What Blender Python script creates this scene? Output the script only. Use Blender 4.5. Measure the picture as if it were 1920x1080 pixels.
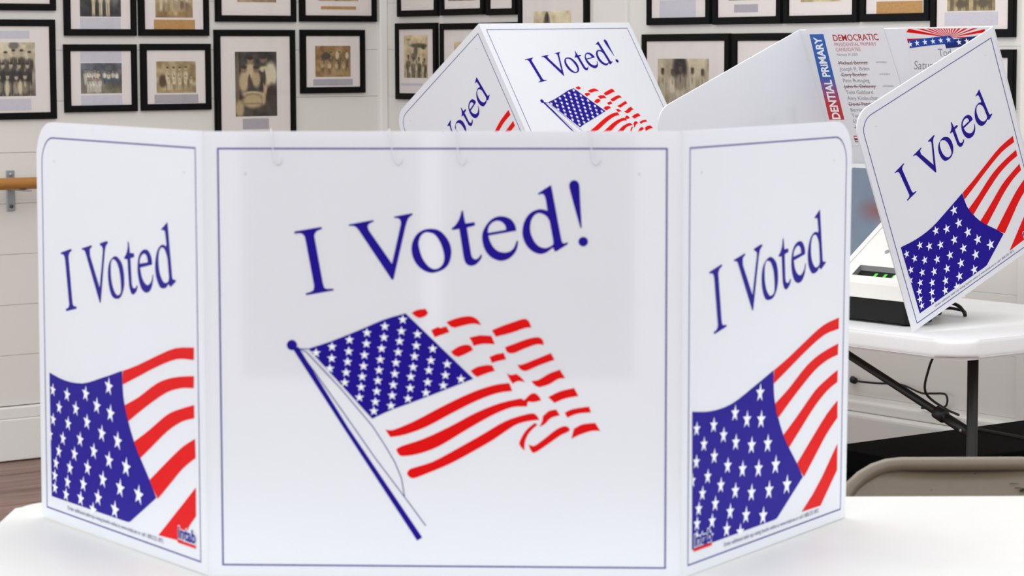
import bpy, bmesh, math, random
import numpy as np
from mathutils import Matrix, Vector

for _o in list(bpy.data.objects):
    bpy.data.objects.remove(_o, do_unlink=True)
SC = bpy.context.scene
COL = SC.collection
rnd = random.Random(7)

# ------------------------------------------------------------------ camera
TABLE_Z = 0.74
CAM_Z = TABLE_Z + 0.6764
PITCH, ROLL, FPX = 0.093407, -0.003365, 4702.3
cam_data = bpy.data.cameras.new('camera')
cam_data.sensor_width = 36.0
cam_data.lens = FPX / 1920.0 * 36.0
cam_data.clip_start, cam_data.clip_end = 0.05, 100
cam_data.dof.use_dof = True
cam_data.dof.focus_distance = 5.9
cam_data.dof.aperture_fstop = 11.5
cam = bpy.data.objects.new('camera', cam_data)
COL.objects.link(cam)
_f = Vector((0, math.cos(PITCH), -math.sin(PITCH)))
_u = Vector((0, math.sin(PITCH), math.cos(PITCH)))
_r = Vector((1, 0, 0))
_c, _s = math.cos(ROLL), math.sin(ROLL)
_r2, _u2 = _r * _c + _u * _s, _u * _c - _r * _s
cam.matrix_world = Matrix(((_r2.x, _u2.x, -_f.x, 0), (_r2.y, _u2.y, -_f.y, 0),
                           (_r2.z, _u2.z, -_f.z, CAM_Z), (0, 0, 0, 1)))
SC.camera = cam

# ------------------------------------------------------------------ light
SC.view_settings.view_transform = 'Standard'
SC.view_settings.look = 'None'
SC.view_settings.exposure = 0.16
SC.view_settings.gamma = 1.0
SC.view_settings.use_curve_mapping = False
world = bpy.data.worlds.new('daylit_room')
SC.world = world
world.use_nodes = True
_bg = world.node_tree.nodes['Background']
_bg.inputs['Color'].default_value = (0.955, 0.97, 1.0, 1)
_bg.inputs['Strength'].default_value = 1.08


def area(name, loc, size, energy, col, rot=(0, 0, 0)):
    d = bpy.data.lights.new(name, 'AREA')
    d.shape = 'RECTANGLE'
    d.size, d.size_y = size
    d.energy = energy
    d.color = col
    o = bpy.data.objects.new(name, d)
    o.location = loc
    o.rotation_euler = rot
    COL.objects.link(o)
    return o


area('ceiling_light', (-0.6, 1.6, 3.3), (2.4, 1.2), 15, (1.0, 0.98, 0.95))
area('ceiling_light', (0.2, 4.6, 3.3), (2.4, 1.2), 19, (1.0, 0.98, 0.95))
area('ceiling_light', (-0.3, 6.0, 3.3), (2.4, 1.2), 17, (1.0, 0.98, 0.95))
area('side_light', (-3.4, 2.6, 1.25), (2.4, 1.9), 15, (0.90, 0.95, 1.0),  # left window, out of view
     (math.radians(90), 0, math.radians(-62)))
area('side_light', (3.2, 1.6, 1.8), (2.2, 1.8), 10, (0.90, 0.95, 1.0),  # added fill to brighten the right side; no window is known there
     (math.radians(80), 0, math.radians(48)))


# ------------------------------------------------------------------ materials
def s2l(c):
    return tuple(((v / 255) / 12.92 if v / 255 <= 0.04045 else ((v / 255 + 0.055) / 1.055) ** 2.4) for v in c)


def mat(name, rgb, rough=0.5, spec=0.5, metal=0.0, var=0.0, scale=20, bump=0.0, bscale=60, stretch=(1, 1, 1),
        transl=0.0, coat=0.0):
    m = bpy.data.materials.new(name)
    m.use_nodes = True
    nt = m.node_tree
    b = nt.nodes['Principled BSDF']
    col = s2l(rgb)
    b.inputs['Base Color'].default_value = (*col, 1)
    b.inputs['Roughness'].default_value = rough
    b.inputs['Metallic'].default_value = metal
    b.inputs['Specular IOR Level'].default_value = spec
    if coat:
        b.inputs['Coat Weight'].default_value = coat
        b.inputs['Coat Roughness'].default_value = 0.08
    tc = nt.nodes.new('ShaderNodeTexCoord')
    mp = nt.nodes.new('ShaderNodeMapping')
    mp.inputs['Scale'].default_value = stretch
    nt.links.new(tc.outputs['Object'], mp.inputs['Vector'])
    if var:
        nz = nt.nodes.new('ShaderNodeTexNoise')
        nz.inputs['Scale'].default_value = scale
        nz.inputs['Detail'].default_value = 5
        nt.links.new(mp.outputs['Vector'], nz.inputs['Vector'])
        rp = nt.nodes.new('ShaderNodeValToRGB')
        rp.color_ramp.elements[0].position = 0.3
        rp.color_ramp.elements[1].position = 0.7
        rp.color_ramp.elements[0].color = (*[max(0, v * (1 - var)) for v in col], 1)
        rp.color_ramp.elements[1].color = (*[min(1, v * (1 + var)) for v in col], 1)
        nt.links.new(nz.outputs['Fac'], rp.inputs['Fac'])
        nt.links.new(rp.outputs['Color'], b.inputs['Base Color'])
    if bump:
        n2 = nt.nodes.new('ShaderNodeTexNoise')
        n2.inputs['Scale'].default_value = bscale
        nt.links.new(mp.outputs['Vector'], n2.inputs['Vector'])
        bp = nt.nodes.new('ShaderNodeBump')
        bp.inputs['Strength'].default_value = bump
        bp.inputs['Distance'].default_value = 0.002
        nt.links.new(n2.outputs['Fac'], bp.inputs['Height'])
        nt.links.new(bp.outputs['Normal'], b.inputs['Normal'])
    if transl:
        tb = nt.nodes.new('ShaderNodeBsdfTranslucent')
        tb.inputs['Color'].default_value = (*col, 1)
        mx = nt.nodes.new('ShaderNodeMixShader')
        mx.inputs['Fac'].default_value = transl
        nt.links.new(b.outputs[0], mx.inputs[1])
        nt.links.new(tb.outputs[0], mx.inputs[2])
        nt.links.new(mx.outputs[0], nt.nodes['Material Output'].inputs['Surface'])
    return m


M = {}
M['plastic_board'] = mat('white_corrugated_plastic', (240, 242, 246), 0.42, 0.4, var=0.008, scale=9, transl=0.25)
M['ink_blue'] = mat('blue_ink', (28, 8, 138), 0.5, 0.12, var=0.02, scale=30)
M['ink_red'] = mat('red_ink', (220, 8, 8), 0.5, 0.12, var=0.02, scale=30)
M['ink_white'] = mat('white_ink', (240, 242, 246), 0.45, 0.3, var=0.01, scale=30)
M['ink_line'] = mat('border_line_ink', (52, 44, 140), 0.45, 0.3, var=0.02, scale=30)
M['ink_navy'] = mat('small_print_ink', (60, 60, 120), 0.5, 0.3, var=0.02, scale=30)
M['ink_grey'] = mat('grey_type_ink', (140, 142, 148), 0.6, 0.2, var=0.02, scale=30)
M['ink_black'] = mat('black_type_ink', (50, 46, 48), 0.6, 0.2, var=0.02, scale=30)
M['ink_crimson'] = mat('crimson_type_ink', (176, 48, 58), 0.6, 0.2, var=0.02, scale=30)
M['ink_pale_red'] = mat('pale_red_type_ink', (196, 120, 124), 0.6, 0.2, var=0.02, scale=30)
M['ink_struck'] = mat('struck_type_ink', (128, 92, 96), 0.6, 0.2, var=0.02, scale=30)
M['ink_ribbon'] = mat('ribbon_blue_ink', (20, 66, 160), 0.5, 0.3, var=0.02, scale=30)
M['ink_ribbon_dark'] = mat('ribbon_fold_ink', (14, 40, 112), 0.5, 0.3, var=0.02, scale=30)
M['paper'] = mat('white_paper', (236, 236, 240), 0.7, 0.2, var=0.008, scale=12, transl=0.1)
M['wall'] = mat('white_wall_paint', (225, 222, 216), 0.55, 0.3, var=0.012, scale=3, bump=0.05, bscale=40)
M['trim'] = mat('white_trim_paint', (232, 230, 225), 0.4, 0.4, var=0.01, scale=3)
M['frame'] = mat('black_frame_wood', (7, 7, 7), 0.55, 0.15, var=0.1, scale=40)
M['mat_board'] = mat('picture_mat_board', (228, 220, 216), 0.8, 0.2, var=0.01, scale=30)
M['caption'] = mat('typed_caption_paper', (200, 198, 206), 0.8, 0.2, var=0.07, scale=150, stretch=(1, 1, 6))
M['caption_grey'] = mat('grey_caption_paper', (172, 168, 174), 0.8, 0.2, var=0.1, scale=180, stretch=(1, 1, 6))
M['caption_tan'] = mat('tan_caption_paper', (186, 142, 88), 0.8, 0.2, var=0.1, scale=120)
M['table'] = mat('white_table_plastic', (223, 223, 219), 0.42, 0.4, var=0.012, scale=14, bump=0.12, bscale=260)
M['table_far'] = mat('white_table_plastic_cool', (234, 234, 234), 0.42, 0.4, var=0.015, scale=14, bump=0.12, bscale=260)
M['black_tube'] = mat('black_powder_coat', (20, 20, 20), 0.42, 0.4, var=0.08, scale=50)
M['black_rubber'] = mat('black_rubber', (16, 16, 17), 0.5, 0.4, var=0.08, scale=50)
M['beige_metal'] = mat('beige_enamel', (120, 108, 92), 0.3, 0.5, var=0.03, scale=60, bump=0.06, bscale=160)
M['scuff'] = mat('dark_scuff', (42, 38, 34), 0.7, 0.2, var=0.05, scale=60)
M['floor'] = None
M['barre'] = mat('varnished_oak', (170, 116, 52), 0.4, 0.4, var=0.1, scale=30, stretch=(0.2, 1, 1))
M['steel'] = mat('galvanised_steel', (168, 172, 174), 0.35, 0.5, metal=0.6, var=0.04, scale=50)
M['steel_dark'] = mat('bolt_steel', (90, 92, 94), 0.35, 0.5, metal=0.6, var=0.04, scale=50)
M['device_white'] = mat('ivory_device_plastic', (238, 236, 230), 0.4, 0.4, var=0.01, scale=12)
M['device_black'] = mat('black_device_plastic', (18, 17, 17), 0.55, 0.25, var=0.05, scale=50)
M['device_grey'] = mat('grey_recess_plastic', (150, 152, 154), 0.5, 0.4, var=0.02, scale=30)
M['case'] = mat('black_case_fabric', (5, 5, 6), 0.8, 0.05, var=0.1, scale=60, bump=0.2, bscale=300)
M['case_seam'] = mat('grey_piping', (52, 51, 50), 0.6, 0.3, var=0.05, scale=60)
M['clip'] = mat('clear_clip', (226, 227, 231), 0.3, 0.5, var=0.01, scale=60)
M['rivet'] = mat('grey_stud', (212, 213, 220), 0.5, 0.4, var=0.02, scale=60)


def grad_mat(name, c0, c1, axis='Z', lo=0.0, hi=1.0, rough=0.5):
    """A printed two-colour blend along one object axis."""
    m = bpy.data.materials.new(name)
    m.use_nodes = True
    nt = m.node_tree
    b = nt.nodes['Principled BSDF']
    b.inputs['Roughness'].default_value = rough
    tc = nt.nodes.new('ShaderNodeTexCoord')
    sx = nt.nodes.new('ShaderNodeSeparateXYZ')
    mr = nt.nodes.new('ShaderNodeMapRange')
    mr.inputs['From Min'].default_value = lo
    mr.inputs['From Max'].default_value = hi
    rp = nt.nodes.new('ShaderNodeValToRGB')
    rp.color_ramp.elements[0].color = (*s2l(c0), 1)
    rp.color_ramp.elements[1].color = (*s2l(c1), 1)
    rp.color_ramp.elements[0].position = 0.2
    rp.color_ramp.elements[1].position = 0.5
    nt.links.new(tc.outputs['Object'], sx.inputs[0])
    nt.links.new(sx.outputs[axis], mr.inputs['Value'])
    nt.links.new(mr.outputs['Result'], rp.inputs['Fac'])
    nt.links.new(rp.outputs['Color'], b.inputs['Base Color'])
    return m


M['banner'] = grad_mat('red_to_blue_print', (196, 40, 44), (34, 92, 176), 'Z', 0.31, 0.575)


def photo_mat():
    m = bpy.data.materials.new('old_photograph_print')
    m.use_nodes = True
    nt = m.node_tree
    b = nt.nodes['Principled BSDF']
    b.inputs['Roughness'].default_value = 0.6
    at = nt.nodes.new('ShaderNodeAttribute')
    at.attribute_name = 'tone'
    nt.links.new(at.outputs['Color'], b.inputs['Base Color'])
    return m


M['photo'] = photo_mat()


def glass_mat():
    m = bpy.data.materials.new('picture_glass')
    m.use_nodes = True
    nt = m.node_tree
    nt.nodes.remove(nt.nodes['Principled BSDF'])
    g = nt.nodes.new('ShaderNodeBsdfGlossy')
    g.inputs['Roughness'].default_value = 0.03
    t = nt.nodes.new('ShaderNodeBsdfTransparent')
    lw = nt.nodes.new('ShaderNodeLayerWeight')
    lw.inputs['Blend'].default_value = 0.5
    pw = nt.nodes.new('ShaderNodeMath')
    pw.operation = 'POWER'
    pw.inputs[1].default_value = 5.0
    fr = nt.nodes.new('ShaderNodeMath')
    fr.operation = 'MULTIPLY_ADD'
    fr.inputs[1].default_value = 0.7
    fr.inputs[2].default_value = 0.03
    nt.links.new(lw.outputs['Facing'], pw.inputs[0])
    nt.links.new(pw.outputs[0], fr.inputs[0])
    mx = nt.nodes.new('ShaderNodeMixShader')
    nt.links.new(fr.outputs[0], mx.inputs['Fac'])
    nt.links.new(t.outputs[0], mx.inputs[1])
    nt.links.new(g.outputs[0], mx.inputs[2])
    nt.links.new(mx.outputs[0], nt.nodes['Material Output'].inputs['Surface'])
    return m


M['glass'] = glass_mat()


def floor_mat():
    m = bpy.data.materials.new('worn_brown_floorboards')
    m.use_nodes = True
    nt = m.node_tree
    b = nt.nodes['Principled BSDF']
    b.inputs['Roughness'].default_value = 0.45
    tc = nt.nodes.new('ShaderNodeTexCoord')
    mp = nt.nodes.new('ShaderNodeMapping')
    mp.inputs['Rotation'].default_value = (0, 0, math.radians(-37))
    mp.inputs['Scale'].default_value = (0.6, 9, 1)
    nz = nt.nodes.new('ShaderNodeTexNoise')
    nz.inputs['Scale'].default_value = 3
    nz.inputs['Detail'].default_value = 8
    rp = nt.nodes.new('ShaderNodeValToRGB')
    rp.color_ramp.elements[0].position = 0.34
    rp.color_ramp.elements[1].position = 0.66
    rp.color_ramp.elements[0].color = (*s2l((96, 68, 58)), 1)
    rp.color_ramp.elements[1].color = (*s2l((150, 118, 104)), 1)
    nt.links.new(tc.outputs['Object'], mp.inputs['Vector'])
    nt.links.new(mp.outputs['Vector'], nz.inputs['Vector'])
    nt.links.new(nz.outputs['Fac'], rp.inputs['Fac'])
    nt.links.new(rp.outputs['Color'], b.inputs['Base Color'])
    return m


M['floor'] = floor_mat()


def emit_mat(name, rgb, s):
    m = mat(name, rgb, 0.4)
    b = m.node_tree.nodes['Principled BSDF']
    b.inputs['Emission Color'].default_value = (*s2l(rgb), 1)
    b.inputs['Emission Strength'].default_value = s
    return m


M['green_led'] = emit_mat('green_indicator', (60, 190, 40), 0.5)


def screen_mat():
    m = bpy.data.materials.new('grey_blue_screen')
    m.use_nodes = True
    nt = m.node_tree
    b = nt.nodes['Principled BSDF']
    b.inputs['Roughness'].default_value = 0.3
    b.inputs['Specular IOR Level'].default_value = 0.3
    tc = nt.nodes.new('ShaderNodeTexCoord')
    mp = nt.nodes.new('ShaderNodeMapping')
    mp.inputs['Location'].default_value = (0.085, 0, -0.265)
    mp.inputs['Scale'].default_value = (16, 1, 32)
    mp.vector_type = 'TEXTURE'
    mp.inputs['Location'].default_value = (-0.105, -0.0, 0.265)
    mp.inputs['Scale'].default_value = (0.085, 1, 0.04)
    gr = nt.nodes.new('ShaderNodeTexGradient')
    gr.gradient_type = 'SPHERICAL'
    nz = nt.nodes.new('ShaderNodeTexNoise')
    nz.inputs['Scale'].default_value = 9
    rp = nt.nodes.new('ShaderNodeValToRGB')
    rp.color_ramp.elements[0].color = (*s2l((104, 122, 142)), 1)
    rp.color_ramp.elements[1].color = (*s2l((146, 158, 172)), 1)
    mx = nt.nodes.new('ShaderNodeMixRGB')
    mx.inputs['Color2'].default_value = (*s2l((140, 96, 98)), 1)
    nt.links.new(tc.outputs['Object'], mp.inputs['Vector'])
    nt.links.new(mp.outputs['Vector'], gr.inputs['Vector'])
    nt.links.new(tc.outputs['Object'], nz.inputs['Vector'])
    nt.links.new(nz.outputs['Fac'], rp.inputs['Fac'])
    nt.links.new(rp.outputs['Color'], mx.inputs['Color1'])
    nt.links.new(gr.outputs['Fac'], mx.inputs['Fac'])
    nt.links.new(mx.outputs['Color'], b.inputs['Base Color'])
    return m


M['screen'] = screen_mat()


# ------------------------------------------------------------------ helpers
def tag(o, label=None, cat=None, group=None, kind=None):
    if label:
        o['label'] = label
    if cat:
        o['category'] = cat
    if group:
        o['group'] = group
    if kind:
        o['kind'] = kind
    return o


def empty(name, loc=(0, 0, 0), rz=0.0, matrix=None):
    o = bpy.data.objects.new(name, None)
    o.empty_display_size = 0.1
    COL.objects.link(o)
    if matrix is not None:
        o.matrix_world = matrix
    else:
        o.location = loc
        o.rotation_euler = (0, 0, rz)
    return o


def link_mesh(name, me, m, parent=None, smooth=False):
    if m is not None:
        me.materials.clear()
        me.materials.append(m)
    if smooth:
        for p in me.polygons:
            p.use_smooth = True
    o = bpy.data.objects.new(name, me)
    COL.objects.link(o)
    if parent is not None:
        o.parent = parent
    return o


def bm_obj(name, bm, m, parent=None, smooth=False):
    me = bpy.data.meshes.new(name)
    bmesh.ops.recalc_face_normals(bm, faces=bm.faces)
    bm.to_mesh(me)
    bm.free()
    return link_mesh(name, me, m, parent, smooth)


def add_box(bm, lo, hi, bev=0.0, seg=2):
    r = bmesh.ops.create_cube(bm, size=1.0)
    vs = r['verts']
    for v in vs:
        v.co = Vector([lo[i] + (v.co[i] + 0.5) * (hi[i] - lo[i]) for i in range(3)])
    if bev:
        es = list({e for v in vs for e in v.link_edges})
        bmesh.ops.bevel(bm, geom=es, offset=bev, segments=seg, affect='EDGES', profile=0.5)


def box(name, lo, hi, m, parent=None, bev=0.0, seg=2, smooth=False):
    bm = bmesh.new()
    add_box(bm, lo, hi, bev, seg)
    return bm_obj(name, bm, m, parent, smooth)


def catmull(pts, k=6, closed=False):
    P = [Vector(p) for p in pts]
    n = len(P)
    out = []
    for i in range(n if closed else n - 1):
        p0 = P[i - 1] if (closed or i > 0) else P[0]
        p1, p2 = P[i], P[(i + 1) % n]
        p3 = P[(i + 2) % n] if (closed or i + 2 < n) else P[-1]
        for j in range(k):
            t = j / k
            out.append(0.5 * (2 * p1 + (p2 - p0) * t + (2 * p0 - 5 * p1 + 4 * p2 - p3) * t * t
                              + (3 * p1 - p0 - 3 * p2 + p3) * t ** 3))
    if not closed:
        out.append(P[-1])
    return out


def add_tube(bm, pts, r, seg=10, cap=True):
    P = [Vector(p) for p in pts]
    rings = []
    up = None
    for i, p in enumerate(P):
        d = (P[min(i + 1, len(P) - 1)] - P[max(i - 1, 0)]).normalized()
        if up is None:
            a = Vector((0, 0, 1)) if abs(d.z) < 0.9 else Vector((1, 0, 0))
            up = (a - d * a.dot(d)).normalized()
        else:
            up = (up - d * up.dot(d)).normalized()
        b = d.cross(up)
        rings.append([bm.verts.new(p + (up * math.cos(2 * math.pi * k / seg) + b * math.sin(2 * math.pi * k / seg)) * r)
                      for k in range(seg)])
    for a, c in zip(rings[:-1], rings[1:]):
        for k in range(seg):
            bm.faces.new((a[k], a[(k + 1) % seg], c[(k + 1) % seg], c[k]))
    if cap:
        bm.faces.new(rings[0][::-1])
        bm.faces.new(rings[-1])


def tube(name, pts, r, m, parent=None, seg=10):
    bm = bmesh.new()
    add_tube(bm, pts, r, seg)
    return bm_obj(name, bm, m, parent, True)


def prism(name, poly, z0, z1, m, parent=None, bev=0.0, seg=2):
    """Extrude a 2-D outline (x, y) from z0 to z1, rounding the top and bottom edges."""
    bm = bmesh.new()
    a = [bm.verts.new((x, y, z0)) for x, y in poly]
    b = [bm.verts.new((x, y, z1)) for x, y in poly]
    f0 = bm.faces.new(a[::-1])
    f1 = bm.faces.new(b)
    n = len(poly)
    for i in range(n):
        bm.faces.new((a[i], a[(i + 1) % n], b[(i + 1) % n], b[i]))
    if bev:
        es = list(f0.edges) + list(f1.edges)
        bmesh.ops.bevel(bm, geom=es, offset=bev, segments=seg, affect='EDGES', profile=0.5)
    return bm_obj(name, bm, m, parent)


def rrect(x0, y0, x1, y1, r, k=6, corners=(1, 1, 1, 1)):
    """Rounded rectangle outline; corners = bottom-left, bottom-right, top-right, top-left."""
    out = []
    for (cx, cy, a0, on, px, py) in ((x0 + r, y0 + r, 180, corners[0], x0, y0), (x1 - r, y0 + r, 270, corners[1], x1, y0),
                                     (x1 - r, y1 - r, 0, corners[2], x1, y1), (x0 + r, y1 - r, 90, corners[3], x0, y1)):
        if on:
            for j in range(k + 1):
                t = math.radians(a0 + 90 * j / k)
                out.append((cx + r * math.cos(t), cy + r * math.sin(t)))
        else:
            out.append((px, py))
    return out


def filled(splines):
    """Fill closed 2-D outlines (holes by nesting) and return (verts2d, faces)."""
    cu = bpy.data.curves.new('outline', 'CURVE')
    cu.dimensions = '2D'
    cu.fill_mode = 'BOTH'
    for sp in splines:
        s = cu.splines.new('POLY')
        s.points.add(len(sp) - 1)
        for p, (x, y) in zip(s.points, sp):
            p.co = (x, y, 0, 1)
        s.use_cyclic_u = True
    return curve_faces(cu)


def curve_faces(cu):
    ob = bpy.data.objects.new('outline', cu)
    me = bpy.data.meshes.new_from_object(ob)
    vs = [(v.co.x, v.co.y) for v in me.vertices]
    fs = [tuple(p.vertices) for p in me.polygons]
    bpy.data.objects.remove(ob)
    bpy.data.curves.remove(cu)
    bpy.data.meshes.remove(me)
    return vs, fs


def text2d(body, size, align='LEFT', shear=0.0, sx=1.0, weight=0.0):
    cu = bpy.data.curves.new('type', 'FONT')
    cu.body = body
    cu.size = size
    cu.align_x = align
    cu.shear = shear
    cu.offset = weight
    cu.resolution_u = 3
    cu.fill_mode = 'FRONT'
    vs, fs = curve_faces(cu)
    return [(x * sx, y) for x, y in vs], fs


def print_on(name, pieces, m, parent, off, fn=None, back=False):
    """Flat print on a panel: 2-D pieces [(verts, faces)] laid on the panel's outer (-Y) or inner (+Y) face."""
    V, F = [], []
    for vs, fs in pieces:
        k = len(V)
        for x, y in vs:
            if fn:
                x, y = fn(x, y)
            V.append((x, off if back else -off, y))
        F += [tuple(i + k for i in f) for f in fs]
    me = bpy.data.meshes.new(name)
    me.from_pydata(V, [], F)
    me.update()
    return link_mesh(name, me, m, parent)


def stroke(pts, w0, w1=None):
    """Ribbon polygon along a polyline."""
    P = [Vector(p) for p in pts]
    w1 = w0 if w1 is None else w1
    L, R = [], []
    for i, p in enumerate(P):
        d = (P[min(i + 1, len(P) - 1)] - P[max(i - 1, 0)]).normalized()
        n = Vector((-d.y, d.x))
        w = w0 + (w1 - w0) * i / (len(P) - 1)
        L.append(tuple(p + n * w / 2))
        R.append(tuple(p - n * w / 2))
    n = len(P)
    vs = L + R
    return vs, [(i, i + 1, n + i + 1, n + i) for i in range(n - 1)]


def star(cx, cy, r, rot=0.0):
    out = []
    for i in range(10):
        a = math.pi / 2 + rot + i * math.pi / 5
        rr = r if i % 2 == 0 else r * 0.39
        out.append((cx + rr * math.cos(a), cy + rr * math.sin(a)))
    return out


def clip_half(poly, ax, ay, c):
    """Keep the part of a polygon where ax*x + ay*y >= c."""
    out = []
    n = len(poly)
    for i in range(n):
        p, q = poly[i], poly[(i + 1) % n]
        dp, dq = ax * p[0] + ay * p[1] - c, ax * q[0] + ay * q[1] - c
        if dp >= 0:
            out.append(p)
        if (dp >= 0) != (dq >= 0):
            t = dp / (dp - dq)
            out.append((p[0] + t * (q[0] - p[0]), p[1] + t * (q[1] - p[1])))
    return out


def fan(poly):
    cx = sum(p[0] for p in poly) / len(poly)
    cy = sum(p[1] for p in poly) / len(poly)
    n = len(poly)
    return [(cx, cy)] + list(poly), [(0, 1 + i, 1 + (i + 1) % n) for i in range(n)]


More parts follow.
